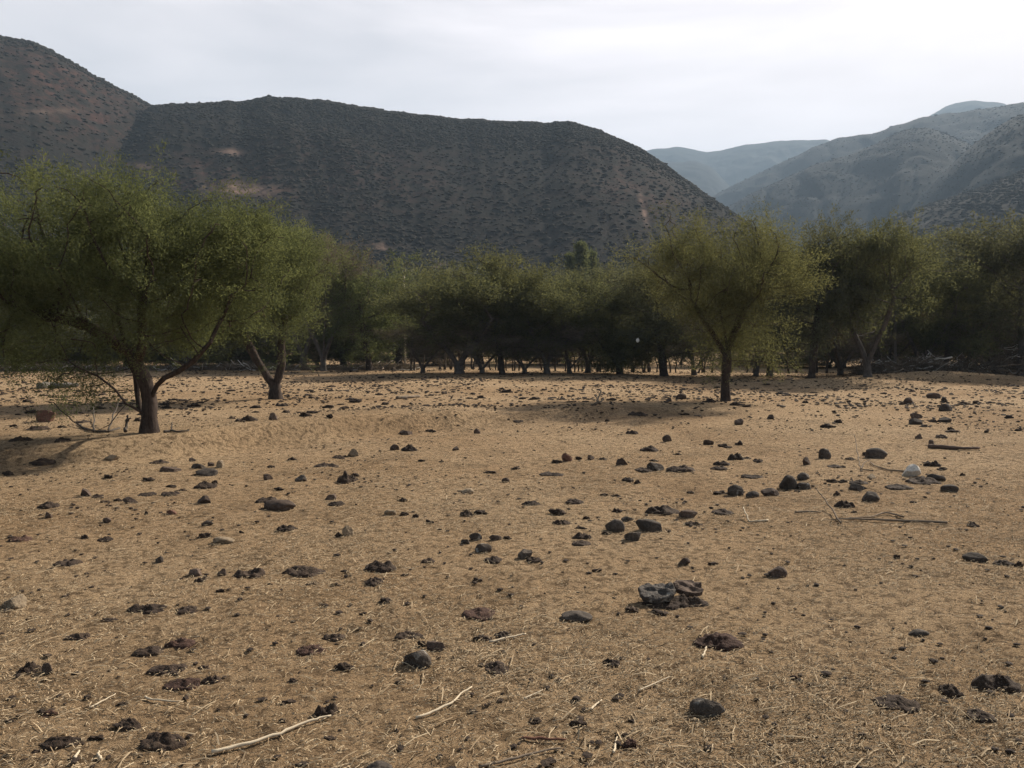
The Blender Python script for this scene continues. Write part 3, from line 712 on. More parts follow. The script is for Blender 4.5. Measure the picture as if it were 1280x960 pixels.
brush(1180, 1330, 39, 1.65, 480, 2, 'taller heap of tangled dead branches at the right end of the tree line', .1)
brush(-80, 180, 45, .42, 420, 3, 'low dark line of brush behind the broad spreading tree', .1, .8)
brush(180, 430, 45.5, .42, 420, 4, 'low dark line of brush behind the two-stemmed tree', .1, .8)
brush(430, 520, 44.5, .4, 160, 5, 'short low heap of brush below the bright green tree', .1, .8)

# ------------------------------------------------------------------ rocks, dung and clods
def rock_verts(r_, kind):
    V, Fc = ICO[3]; u = V.copy()
    if kind in ('A', 'W'):
        npl = int(r_.integers(8, 11)); N = r_.normal(size=(npl, 3)); N /= np.linalg.norm(N, axis=1)[:, None]; dd = r_.uniform(.48, .92, npl)
        den = np.maximum(u@N.T, 1e-3); r = np.minimum((dd[None]/den).min(1), 1.15)
        r = r*(1+.05*fbm(u*3+r_.uniform(0, 40), 3))
    elif kind == 'S':
        npl = 12; N = r_.normal(size=(npl, 3)); N /= np.linalg.norm(N, axis=1)[:, None]; dd = r_.uniform(.70, 1.0, npl)
        den = np.maximum(u@N.T, 1e-3); r = np.minimum((dd[None]/den).min(1), 1.05)
        r = r*(1+.07*fbm(u*1.4+r_.uniform(0, 40), 4))
    else:   # clod: lumpy, broken
        r = 1+.50*fbm(u*1.7+r_.uniform(0, 40), 5, .62)
    v = u*r[:, None]; v /= np.abs(v).max(0)
    return v, Fc
def patty_mesh(r_, w_, d_, h_, ragged=1.0):
    """a dried cow pat: flat, ragged outline, lumpy and cracked top"""
    nr, na = 12, 44; a = np.arange(na)*2*math.pi/na; off = r_.uniform(0, 40)
    out = 1+.30*ragged*fbm(np.stack([np.cos(a)*1.1+off, np.sin(a)*1.1, a*0], -1), 4, .6)
    t = np.linspace(0, 1, nr+1)[1:]; Rr = t[:, None]*out[None]; X = Rr*np.cos(a)*.5*w_; Y = Rr*np.sin(a)*.5*d_
    hh = (1-t[:, None]**3.5)+0*Rr
    lum = fbm(np.stack([X/w_*5+off, Y/d_*5, X*0], -1), 4, .6)
    Z = h_*np.clip(hh*(.62+.55*lum)+.08, -.3, 1.4); Z[-1] = -.25*h_-.01
    v = np.vstack([np.stack([X, Y, Z], -1).reshape(-1, 3), [[0, 0, h_*.7]]])
    i = np.arange(nr-1)[:, None]*na; j = np.arange(na)[None]; j2 = (j+1) % na
    q = np.stack([i+j, i+na+j, i+na+j2, i+j2], -1).reshape(-1, 4); c = len(v)-1
    tr = np.stack([np.full(na, c), np.arange(na), (np.arange(na)+1) % na], -1)
    return v, q, tr
KNAME = {'S': ('stone', 'stone'), 'A': ('stone', 'stone'), 'W': ('stone', 'stone'), 'P': ('dung_patty', 'dung'), 'C': ('dung_clod', 'dung')}
LM = [('the broad tree trunk', 186, 541), ('the two-stemmed tree', 345, 498), ('the lone slender trunk', 907, 500), ('the white rock', 1142, 595), ('the forked dead branch', 1090, 652),
      ('the line of grey stones', 960, 618), ('the pale-flecked slab', 830, 758), ('the leaning oblong stone', 814, 664), ('the jagged grey rock', 516, 834), ('the long pale stick', 340, 922), ('the dark stone heap', 255, 595),
      ('the long brown slab', 347, 637), ('the pale wedge stone', 12, 761), ('the domed dung pat', 473, 715), ('the flat tan stone', 275, 680), ('the reddish log', 1195, 563), ('the half-buried domed stone', 722, 776),
      ('the tilted dark block', 970, 722), ('the reddish boulder', 52, 528), ('the peaked tan stone', 432, 670), ('the straw-covered pat', 902, 811), ('the black hollow pat', 1130, 888), ('the thick shaded pat', 190, 936),
      ('the isolated grey stone', 1224, 703), ('the gap in the earth bank', 615, 528), ('the grey log', 72, 487), ('the five-sided brown stone', 777, 582), ('the round dark stone', 1032, 574), ('the heavy grey egg-shaped stone', 1098, 573), ('the broken hide-like stone', 888, 895), ('the pointed dark stone', 656, 698), ('the crooked twig', 945, 650), ('the rubble by the brush', 1150, 531)]
LMW = [(n_, ground_at(x_, y_)) for n_, x_, y_ in LM]
USED = set()
def auto_label(desc, p):
    order = sorted(LMW, key=lambda q: np.hypot(q[1][0]-p[0], q[1][1]-p[1]))
    for n_, q in order:
        dx, dy = p[0]-q[0], p[1]-q[1]; dist = math.hypot(dx, dy)
        if abs(dx) > abs(dy): side = 'right of' if dx > 0 else 'left of'
        else: side = 'behind' if dy > 0 else 'in front of'
        for pre in ((('just ', 'close ') if dist < .8 else ('a step ', 'a pace ') if dist < 2 else ('a few steps ', 'some way ') if dist < 5 else ('well ', 'far '))[:1]):
            lab = f'{desc} {pre}{side} {n_}'
            if lab not in USED: USED.add(lab); return lab
    return desc
def place(x, yb, wp, hp, kind, mat=None, label=None, rot=None, seed=None, tilt=0.0):
    r_ = np.random.default_rng(int(x*7+yb*131) if seed is None else seed)
    p = ground_at(x, yb); Y = p[1]; s = math.hypot(p[0], p[1])/F; w_ = wp*s; sina = (CAMZ-p[2])/math.hypot(Y, CAMZ)
    d_ = w_*(.62 if kind != 'P' else .8)
    vis = hp*s; h_ = vis-d_*.62*sina
    if h_ < .3*vis: h_ = .3*vis; d_ = max(.3*w_, (vis-h_)/(sina*.62))
    d_ = min(d_, w_*1.1)
    c = np.array([p[0], p[1]+d_*.42, 0]); c[2] = float(height(c[:1], c[1:2])[0])
    name, cat = KNAME[kind]
    if kind == 'P':
        v, q, t_ = patty_mesh(r_, w_*1.05, d_*1.1, max(h_, .02)); me = make_mesh(name, v, [q, t_], True); sink = .0
    else:
        v, Fc = rock_verts(r_, kind)
        sink = .22; hz = h_/(1-sink*.5+.5*0)/1.0
        kz = {'C': (.80, .0), 'S': (.70, .28), 'A': (.80, .18), 'W': (.75, .25)}[kind]
        v = v*np.array([w_*.5, d_*.5, h_*kz[0]]); me = make_mesh(name, v, [Fc], kind in ('S', 'C')); sink = -h_*kz[1]
    if tilt:
        ca, sa = math.cos(tilt), math.sin(tilt)
        co = np.empty(len(me.vertices)*3, np.float32); me.vertices.foreach_get('co', co); co = co.reshape(-1, 3); x0, z0 = co[:, 0].copy(), co[:, 2].copy()
        co[:, 0] = x0*ca-z0*sa; co[:, 2] = x0*sa+z0*ca; me.vertices.foreach_set('co', co.ravel())
    default = {'S': 'grey', 'A': 'brown', 'W': 'white', 'P': 'dung', 'C': 'dung'}[kind]
    o = link(name, me, M[mat or default]); o.location = (c[0], c[1], c[2]-sink if kind != 'P' else c[2]+.003)
    o.rotation_euler[2] = r_.uniform(-.35, .35) if rot is None else rot
    size = 'large' if w_ > .26 else 'small' if w_ < .12 else 'palm-sized'
    col = {'grey': 'grey', 'brown': 'brown', 'tan': 'tan', 'white': 'white', 'red': 'reddish', 'lichen': 'pale-flecked', 'dung': 'dark', 'dungred': 'reddish-brown'}[mat or default]
    if not label:
        desc = {'S': f'{size} rounded {col} stone', 'A': f'{size} angular {col} stone', 'W': f'{size} white rock', 'P': f'{size} flat {col} dung pat', 'C': f'{size} crumbly {col} dung clod'}[kind]
        label = auto_label(desc, c)
    USED.add(label)
    grp = {'S': 'stones lying in the field', 'A': 'stones lying in the field', 'W': 'stones lying in the field', 'P': 'dried dung pats in the field', 'C': 'dry dung clods in the field'}[kind]
    tag(o, label, cat, grp)
    CATALOG.append((c[0], c[1], w_))
    return o
CATALOG = []
ITEMS = [
 # far left and round the broad tree
 (52, 528, 25, 14, 'A', 'red', 'reddish boulder left of the broad spreading tree below the grey log'),
 (43, 538, 22, 5, 'P'), (75, 535, 13, 4, 'C'), (22, 552, 20, 5, 'P'), (48, 568, 28, 6, 'P', 'dung', 'flat dark dung pat in the band of tree shadow at the left edge'), (74, 560, 16, 5, 'P'),
 (240, 509, 17, 7, 'C', 'dung', 'dark clod in the shadow strip between the two nearest trees'), (288, 524, 14, 4, 'C'), (303, 536, 26, 7, 'P'), (170, 527, 12, 6, 'C'), (15, 534, 10, 5, 'C'), (100, 529, 18, 3, 'P'),
 (137, 576, 15, 7, 'A', 'tan'), (194, 580, 22, 5, 'P'), (211, 590, 25, 9, 'A', 'brown'), (254, 595, 32, 11, 'S', 'grey', 'largest dark stone at the front of a heap of three below the earth bank'),
 (247, 586, 18, 8, 'A', 'grey', 'small dark stone at the back left of the stone heap below the bank'), (274, 585, 12, 10, 'A', 'tan', 'pale pointed stone at the right of the stone heap below the bank'), (262, 583, 10, 7, 'A', 'brown'), (8, 595, 17, 8, 'C'), (134, 598, 13, 6, 'C'), (184, 602, 19, 6, 'C'),
 (252, 611, 28, 9, 'P'), (268, 604, 8, 5, 'C'), (212, 609, 14, 5, 'C'), (239, 577, 9, 5, 'A'), (104, 621, 17, 11, 'A', 'brown', 'brown stone with a pointed top and a flat tail, left of the stone heap'), (120, 622, 14, 4, 'P'),
 (341, 543, 13, 12, 'A', 'brown'), (381, 537, 16, 8, 'C', 'dung', 'smooth dark clod on the crest of the earth bank, right of the two-stemmed tree'), (411, 522, 11, 6, 'C'), (351, 508, 15, 4, 'P'), (508, 539, 19, 8, 'A', 'brown', 'brown stone set in the face of the earth bank'), (538, 536, 16, 5, 'C'),
 (440, 571, 16, 13, 'A', 'tan', 'tan angular stone standing alone below the earth bank'), (493, 563, 12, 8, 'A'), (511, 564, 20, 7, 'P', 'dung', 'dark oval pat beside a brown stone in front of the earth bank'), (597, 542, 10, 7, 'A'), (570, 563, 11, 7, 'A'), (405, 584, 26, 6, 'P'), (338, 585, 14, 5, 'C'), (333, 600, 14, 8, 'A'),
 (374, 602, 16, 9, 'A', 'lichen', 'small stone with a bright pale side in front of the left end of the bank'), (432, 604, 27, 12, 'P', 'dung'), (443, 596, 14, 6, 'C'), (348, 613, 14, 6, 'C'), (552, 578, 8, 5, 'C'), (613, 592, 19, 5, 'C'), (630, 603, 14, 8, 'A'), (584, 617, 17, 8, 'S', 'tan'),
 (365, 575, 12, 5, 'C'), (602, 498, 13, 5, 'C'), (633, 491, 20, 7, 'C'), (430, 572, 10, 4, 'C'), (421, 573, 14, 4, 'P'), (527, 577, 12, 4, 'C'), (645, 587, 15, 6, 'C'), (647, 528, 14, 3, 'P'),
 (709, 577, 14, 12, 'A', 'red', 'pinkish knobbly stone in a row of small stones past the bank gap'), (697, 579, 16, 6, 'C'), (724, 575, 10, 6, 'C'), (738, 575, 11, 7, 'A'), (777, 582, 18, 11, 'A', 'brown', 'five-sided brown stone alone right of the pinkish stone'), (754, 575, 12, 3, 'P'),
 (820, 588, 22, 11, 'A', 'lichen', 'stone with a bright white top beside a long ragged dark pat'), (806, 590, 22, 5, 'P'), (852, 590, 36, 9, 'P', 'dung', 'long ragged dark pat right of the white-topped stone'), (835, 552, 13, 9, 'A', 'brown'), (812, 564, 24, 7, 'P'), (792, 543, 16, 5, 'P'), (759, 527, 7, 5, 'C'), (887, 556, 14, 10, 'A', 'brown'),
 (907, 560, 20, 7, 'C', 'dung', 'long dark clod joined to a lumpy one right of the five-sided stone'), (925, 557, 14, 8, 'C'), (925, 531, 14, 8, 'A', 'brown'), (857, 519, 14, 5, 'C'), (921, 575, 18, 7, 'P'), (903, 582, 20, 6, 'P'), (935, 574, 12, 4, 'C'), (950, 578, 13, 4, 'P'), (851, 499, 15, 8, 'A', 'brown', 'brown stone with a pale side left of the lone slender trunk'), (838, 502, 9, 7, 'A'),
 (888, 503, 18, 8, 'C', 'dung'), (924, 507, 22, 6, 'C'), (934, 509, 14, 5, 'C'), (797, 605, 10, 7, 'C'), (864, 617, 11, 5, 'C'), (941, 598, 26, 5, 'P'), (848, 569, 10, 4, 'C'), (818, 577, 14, 4, 'C'), (786, 602, 14, 4, 'P'), (800, 520, 26, 5, 'P'), (765, 501, 14, 5, 'C'), (902, 588, 20, 5, 'P'),
 # right middle distance
 (1007, 504, 10, 5, 'C'), (963, 524, 10, 7, 'A'), (1036, 535, 21, 7, 'C', 'dung', 'low dark clod with a smaller one touching it, midway to the lone slender tree'), (1049, 529, 11, 6, 'C'), (1138, 505, 13, 8, 'A', 'brown'), (1128, 506, 8, 5, 'C'), (1168, 498, 17, 9, 'A', 'brown'), (1185, 514, 15, 9, 'S', 'grey', 'round grey stone in front of the gap between the brush heaps'), (1182, 503, 9, 7, 'A', 'lichen'),
 (1147, 523, 14, 7, 'A', 'brown'), (1150, 531, 20, 8, 'A', 'grey', 'largest dark stone of a loose pile in front of the left brush heap'), (1182, 528, 17, 6, 'A', 'grey'), (1158, 534, 14, 4, 'C'), (1168, 528, 10, 4, 'A', 'brown'), (1150, 549, 11, 7, 'A', 'brown'), (1181, 548, 17, 6, 'C'), (1195, 541, 20, 5, 'C'), (1190, 538, 8, 6, 'C'), (1165, 558, 11, 8, 'A', 'brown', 'small brown block touching the left end of the reddish log'),
 (1235, 541, 7, 5, 'C'), (1264, 523, 11, 5, 'C'), (1276, 539, 10, 5, 'C'), (1207, 506, 14, 5, 'C'), (1220, 505, 8, 5, 'C'), (1032, 574, 17, 14, 'S', 'grey', 'nearly round dark stone left of the egg-shaped grey stone'), (1010, 581, 12, 10, 'A', 'brown'), (1098, 573, 24, 13, 'S', 'grey', 'grey egg-shaped stone behind the thin dead twigs'), (1083, 570, 9, 6, 'C'),
 (1142, 596, 21, 15, 'W', 'white', 'only white rock, beside the thin dead twigs'), (1092, 598, 15, 6, 'A', 'tan'), (1006, 600, 17, 10, 'S', 'grey', 'topmost stone of the short line of grey stones'), (987, 612, 21, 18, 'S', 'grey', 'tallest stone in the short line of grey stones'), (1006, 612, 18, 9, 'S', 'lichen', 'flat pale-topped stone at the right end of the grey stone line'),
 (964, 620, 24, 12, 'S', 'brown', 'brownish stone in the middle of the line of grey stones'), (920, 620, 21, 15, 'S', 'lichen', 'tall pale-sided stone at the left end of the line of grey stones'), (942, 622, 17, 9, 'S', 'grey', 'low stone touching the pale-sided stone at the end of the line'), (902, 618, 20, 6, 'C'),
 (1041, 603, 14, 6, 'C'), (1055, 603, 13, 5, 'C'), (1076, 605, 22, 5, 'P'), (1076, 613, 24, 9, 'A', 'lichen', 'flat pale slab lying right behind the rounded black stone'), (1091, 627, 20, 13, 'S', 'grey', 'rounded blackish stone behind the forked dead branch'), (1158, 605, 38, 9, 'P', 'dung', 'large dark ragged pat in front of the white rock'), (1172, 602, 22, 10, 'A', 'grey', 'dark ridged stone on the ragged pat in front of the white rock'),
 (1190, 615, 18, 9, 'S', 'grey', 'dark rounded stone just right of the ragged pat by the white rock'), (1047, 620, 10, 8, 'C'), (1128, 612, 26, 5, 'P'), (1060, 635, 20, 8, 'P'), (1068, 641, 10, 4, 'C'), (1168, 583, 16, 6, 'P'), (1180, 588, 14, 5, 'C'), (1050, 585, 20, 4, 'P'), (1065, 575, 16, 4, 'C'), (1204, 595, 7, 5, 'C'),
 # left mid ground
 (56, 636, 24, 7, 'P'), (58, 648, 12, 8, 'A', 'brown'), (128, 629, 18, 5, 'C'), (160, 630, 18, 9, 'A', 'brown', 'tilted brown flake of stone behind the long brown slab, to its left'), (145, 627, 12, 5, 'C'), (182, 620, 20, 4, 'P'), (209, 620, 22, 6, 'P'), (226, 614, 14, 5, 'C'), (255, 630, 21, 10, 'A', 'brown'), (213, 643, 13, 8, 'A', 'red'), (182, 644, 6, 7, 'C'),
 (132, 654, 11, 7, 'A', 'brown'), (257, 658, 15, 8, 'A', 'lichen'), (104, 674, 13, 7, 'C'), (19, 678, 22, 7, 'P', 'dungred', 'reddish-brown flat pat near the left edge, behind the pale wedge stone'), (128, 677, 16, 4, 'P'), (254, 673, 20, 9, 'C'), (276, 680, 28, 10, 'S', 'tan', 'smooth tan oval stone lying flat beside a crumbly clod'), (301, 667, 9, 5, 'C'),
 (197, 703, 11, 10, 'A', 'grey', 'small upright grey stone alone on bare soil at left'), (78, 707, 25, 7, 'P'), (62, 713, 10, 4, 'C'), (242, 721, 18, 11, 'S', 'brown', 'squat brown stone left of a small upright one'), (277, 721, 12, 13, 'A', 'brown', 'small upright brown stone touching a ragged pat'), (308, 722, 36, 12, 'P', 'dung', 'ragged straw-flecked pat beside the small upright brown stone'), (274, 741, 12, 6, 'C'), (249, 728, 14, 5, 'P'),
 (12, 762, 34, 19, 'A', 'tan', 'pale wedge-shaped stone at the left edge'), (178, 769, 44, 14, 'P', 'dung', 'broad cracked dark pat in front of the squat brown stone'), (230, 767, 28, 7, 'P'), (135, 777, 24, 5, 'C'),
 # centre
 (347, 638, 43, 15, 'S', 'brown', 'long flat brown slab of stone lying in the open at left centre'), (330, 628, 24, 6, 'P'), (414, 625, 18, 8, 'A', 'brown'), (420, 632, 20, 5, 'P'), (355, 664, 23, 7, 'P'), (434, 670, 15, 14, 'A', 'tan', 'peaked tan stone with a dark clod at its left foot'), (422, 671, 11, 8, 'C'), (487, 644, 16, 10, 'A', 'tan', 'tan ribbed lump at the left of a small dark cluster'), (504, 645, 15, 7, 'C'), (519, 647, 9, 7, 'C'), (503, 627, 16, 7, 'C'), (537, 655, 17, 8, 'C'),
 (583, 645, 18, 8, 'P'), (600, 643, 20, 8, 'C'), (594, 676, 17, 11, 'A', 'lichen', 'pale-topped stone at the back of a cluster of four'), (581, 680, 14, 8, 'A', 'grey'), (604, 691, 22, 13, 'S', 'lichen', 'dark stone with a white top at the front of a cluster of four'), (619, 676, 17, 9, 'A', 'brown'), (634, 674, 14, 7, 'C'),
 (373, 721, 48, 14, 'P', 'dung', 'broad flat blackish pat left of the domed pat'), (474, 716, 38, 15, 'P', 'dung', 'domed dung pat shaped like a turtle shell in the centre left'), (468, 732, 26, 10, 'P'), (480, 754, 24, 13, 'C', 'dung', 'lumpy clod topped by a dark knob, in front of the domed pat'), (389, 731, 20, 5, 'C'), (418, 733, 14, 6, 'C'), (337, 731, 11, 5, 'C'), (323, 718, 12, 9, 'C'), (597, 727, 18, 8, 'C'), (430, 715, 12, 4, 'C'), (598, 774, 42, 12, 'P', 'dungred', 'ragged reddish-brown pat left of the half-buried domed stone'), (534, 704, 16, 5, 'P'), (616, 703, 22, 5, 'P'), (505, 720, 12, 4, 'C'),
 (696, 644, 28, 13, 'C', 'dung', 'heaped dark clod on a spread of dark crumbs left of the leaning stones'), (702, 656, 20, 7, 'P'), (733, 649, 10, 6, 'C'), (769, 665, 26, 18, 'S', 'grey', 'upright rounded stone left of the leaning oblong stone'), (784, 652, 15, 9, 'A', 'grey'), (814, 665, 37, 17, 'S', 'grey', 'leaning oblong stone, the longest of the three together', 0.0, None, -.22), (793, 677, 24, 15, 'A', 'grey', 'dark three-cornered stone in front of the leaning oblong stone'),
 (829, 643, 40, 12, 'P', 'dung', 'spread grey-black crumbling pat behind the leaning oblong stone'), (862, 648, 23, 11, 'A', 'brown', 'brown stone at the right end of the crumbling pat'), (771, 641, 16, 8, 'C'), (868, 658, 20, 6, 'P'), (656, 699, 20, 14, 'A', 'grey', 'pointed dark stone like a small pyramid'), (667, 703, 18, 6, 'P'), (730, 674, 24, 9, 'P'), (726, 682, 26, 6, 'P'), (726, 662, 18, 6, 'C'), (855, 707, 19, 11, 'A', 'brown', 'dark brown stone alone, behind the pale-flecked slab'), (893, 706, 16, 5, 'C'), (747, 715, 15, 6, 'C'), (758, 668, 14, 6, 'C'),
 (721, 777, 42, 15, 'S', 'grey', 'half-buried domed grey stone in the centre foreground'), (862, 760, 46, 16, 'P', 'dung', 'thick black pat against the right side of the pale-flecked slab'), (832, 762, 44, 14, 'P', 'dung', 'thick black pat right under the front of the pale-flecked slab'), (790, 766, 28, 13, 'C', 'dung', 'black clod at the left foot of the pale-flecked slab'), (823, 769, 30, 9, 'C', 'dung', 'crumbly clod in front of the pale-flecked slab'),
 (906, 643, 26, 6, 'P'), (755, 620, 14, 5, 'C'), (771, 621, 14, 5, 'C'), (665, 632, 22, 6, 'P'), (720, 630, 22, 6, 'P'), (690, 595, 30, 5, 'P'),
 # right foreground
 (971, 722, 29, 16, 'A', 'brown', 'tilted dark block of stone casting a shadow to its left'), (1224, 703, 26, 12, 'S', 'grey', 'isolated rounded grey stone at the right on bare straw ground'), (1258, 707, 20, 5, 'P'), (1276, 709, 12, 10, 'C'), (1122, 698, 9, 6, 'C'), (1220, 659, 14, 5, 'P'), (1151, 795, 23, 9, 'A', 'grey', 'small dark stone in open straw in front of the isolated grey stone'), (1143, 629, 10, 4, 'C'),
 # bottom
 (30, 843, 24, 13, 'P', 'dung', 'straw-crossed dark clod beside a brown stone at the left edge'), (58, 843, 18, 15, 'A', 'brown', 'small brown stone right beside the straw-crossed clod'), (93, 801, 28, 6, 'P'), (179, 820, 30, 7, 'P', 'dung'), (221, 811, 30, 8, 'P', 'dungred'), (206, 844, 48, 11, 'P', 'dung', 'long narrow dark pat lying behind the broad grey-brown pat'), (253, 838, 18, 8, 'C'), (222, 863, 44, 13, 'P', 'dungred', 'broad flat grey-brown pat in front of the long narrow pat'), (262, 855, 22, 6, 'P'), (150, 883, 15, 7, 'C'), (57, 897, 20, 11, 'C', 'dungred', 'dark reddish clod near the bottom left'), (157, 911, 28, 7, 'P'),
 (190, 938, 50, 22, 'P', 'dung', 'thick dark pat with a shaded hollow near the bottom left'), (118, 926, 20, 8, 'C'), (68, 935, 38, 8, 'P'), (10, 905, 16, 7, 'C'), (42, 942, 14, 6, 'C'), (416, 802, 28, 8, 'P'), (386, 819, 34, 10, 'P', 'dungred', 'smooth reddish-brown oval pat left of the jagged grey rock'), (428, 839, 26, 14, 'C', 'dung', 'dark clod with a bright chip at its foot left of the jagged rock'),
 (516, 836, 46, 28, 'A', 'lichen', 'jagged grey rock with pale veins at centre bottom'), (544, 813, 26, 18, 'A', 'brown', 'dark square block just behind the jagged grey rock'), (527, 808, 14, 10, 'C'), (510, 799, 36, 7, 'P'), (603, 801, 26, 10, 'C', 'dung'), (630, 798, 22, 7, 'P'), (619, 842, 38, 13, 'P', 'dung', 'neat dark oval pat right of the jagged grey rock'), (359, 881, 20, 9, 'C'), (365, 853, 14, 7, 'C'), (406, 896, 28, 15, 'P', 'dung', 'black pat at the upper end of the long pale stick'), (410, 925, 20, 6, 'C'), (352, 905, 12, 8, 'C'),
 (472, 968, 38, 18, 'S', 'grey', 'round-topped grey stone cut by the bottom edge'), (902, 811, 54, 19, 'P', 'dungred', 'large straw-covered pat right of the pale-flecked slab'), (888, 896, 46, 26, 'A', 'lichen', 'broken blackish stone with a pale rim in the bottom right centre'), (670, 905, 21, 10, 'C'), (724, 909, 26, 12, 'C'), (790, 938, 30, 18, 'C', 'dungred', 'crumbled reddish clod heap near the bottom centre'), (780, 922, 18, 8, 'C'), (764, 834, 24, 6, 'P'), (590, 892, 20, 7, 'C'),
 (1130, 889, 46, 16, 'P', 'dung', 'black hollow-looking oval pat at bottom right'), (1193, 870, 26, 13, 'P', 'dung', 'small black pat left of the straw-matted pat'), (1225, 856, 13, 9, 'C'), (1262, 867, 54, 22, 'P', 'dung', 'large straw-matted pat at the right edge'), (993, 849, 14, 8, 'C', 'dungred', 'single small reddish clod alone in the straw at right'), (1230, 902, 32, 10, 'P'), (650, 838, 18, 6, 'C'), (1110, 910, 12, 5, 'C'),
]
for it in ITEMS: place(*it)
# the big flaked slab: two thin rippled plates leaning on the black dung under them
M['slab'] = mat_rock('flaked_slab', (.035, .030, .026), (.07, .060, .052), (.13, .112, .096), 10, .9, (.26, .235, .2))
def slab(px, yb, w_px, dep, th, tilt, lift, roll, seed, label, mat):
    r_ = np.random.default_rng(seed); p = ground_at(px, yb); w_ = w_px*math.hypot(p[0], p[1])/F
    a = np.arange(40)*2*math.pi/40; out = 1+.22*fbm(np.stack([np.cos(a)*1.4+seed, np.sin(a)*1.4, a*0], -1), 4, .6)
    tt = np.array([.25, .5, .75, .95, 1.0]); V = [];
    for side in (1, -1):
        for t in (tt if side == 1 else tt[::-1]):
            x = t*out*np.cos(a)*w_*.5; y = t*out*np.sin(a)*dep*.5
            z = .018*np.sin(x*55+3*np.sin(y*40))*.35+.010*fbm(np.stack([x*14+seed, y*30, x*0], -1), 3)+.9*x*x-2.2*y*y*.5
            V.append(np.stack([x, y, z+side*th*.5*(1-.35*(t > .97))], -1))
    n = len(V); V = np.concatenate(V); V = np.vstack([V, [[0, 0, th*.5]], [[0, 0, -th*.5]]])
    i = np.arange(n-1)[:, None]*40; j = np.arange(40)[None]; j2 = (j+1) % 40
    q = np.stack([i+j, i+40+j, i+40+j2, i+j2], -1).reshape(-1, 4)
    k = np.arange(40); k2 = (k+1) % 40
    tr = np.vstack([np.stack([np.full(40, n*40), k, k2], -1), np.stack([np.full(40, n*40+1), (n-1)*40+k2, (n-1)*40+k], -1)])
    o = link('stone', make_mesh('flaked_slab', V, [q, tr]), M[mat]); o.location = (p[0], p[1]+dep*.4, p[2]+lift); o.rotation_euler = (tilt, roll, .1)
    return tag(o, label, 'stone', 'stones lying in the field')
slab(824, 758, 46, .17, .034, .20, .060, -.06, 3, 'pale-flecked grey slab with a rippled face, largest stone near the middle foreground', 'slab')
slab(863, 751, 36, .14, .03, .30, .060, .12, 5, 'thin brown flake of stone leaning behind the pale-flecked slab', 'brown')

# many more small clods over the field beyond and in front of the bank: each a thing of its own
CL = [make_mesh('dung_clod', (lambda vf: vf[0]*np.array([.5, .4, .24]))(rock_verts(np.random.default_rng(500+i), 'C')), [ICO[3][1]], True) for i in range(9)]
for me in CL: me.materials.append(M['dung'])
fr2 = np.random.default_rng(99); cnt = 0; taken = [(c[0], c[1], c[2]) for c in CATALOG]
GF, LF = 'small clods strewn over the far half of the field', 'small dark clod among many alike strewn over the field beyond the earth bank'
nclod = sum(1 for it in ITEMS if it[4] == 'C')
while cnt < 295-nclod:
    py = fr2.uniform(470, 520) if fr2.random() < .85 else fr2.uniform(470, 500); px = fr2.uniform(0, 1275)
    yb_ = np.interp(px, [0, 450, 850, 1280], [545, 524, 500, 496])
    if py > yb_-3: continue
    p = ground_at(px, py)
    if p[1] > 42 or p[1] < 10: continue
    if any(abs(p[0]-t_[0]) < .25 and abs(p[1]-t_[1]) < .5 for t_ in taken): continue
    taken.append((p[0], p[1], .2))
    s = fr2.uniform(.13, .30)*(1 if fr2.random() < .8 else 1.4); o = link('dung_clod', CL[cnt % 9]); o.location = (p[0], p[1], p[2]+.04*s); o.scale = (s, s*fr2.uniform(.8, 1.3), s*fr2.uniform(.4, .9)); o.rotation_euler[2] = fr2.uniform(0, 6.28)
    tag(o, LF, 'dung', GF); cnt += 1

# crumbs too many to count: small dark lumps over the whole field
def crumbs():
    r_ = np.random.default_rng(64); P = []; S = []
    N = 52000
    Y = 2.2+42*r_.random(N)**1.25; X = (r_.random(N)*2-1)*(.72*Y+.6)
    cl = n2(X, Y, .55, 3, 9.); keep = r_.random(N) < .22+.78*sstep(-.1, .5, cl); X, Y = X[keep], Y[keep]
    s = .004+.019*r_.random(len(X))**4+.056*sstep(11, 22, Y)*r_.random(len(X))**2.2
    Z = height(X, Y)+s*.15
    return blobs(np.stack([X, Y, Z], -1), s, 12, 0, .38)
v_, f_ = crumbs()
tag(link('dung_crumbs', make_mesh('dung_crumbs', v_, [f_]), M['dung']), 'countless dark crumbs of dung and soil over the dry field', 'crumbs', kind='stuff')

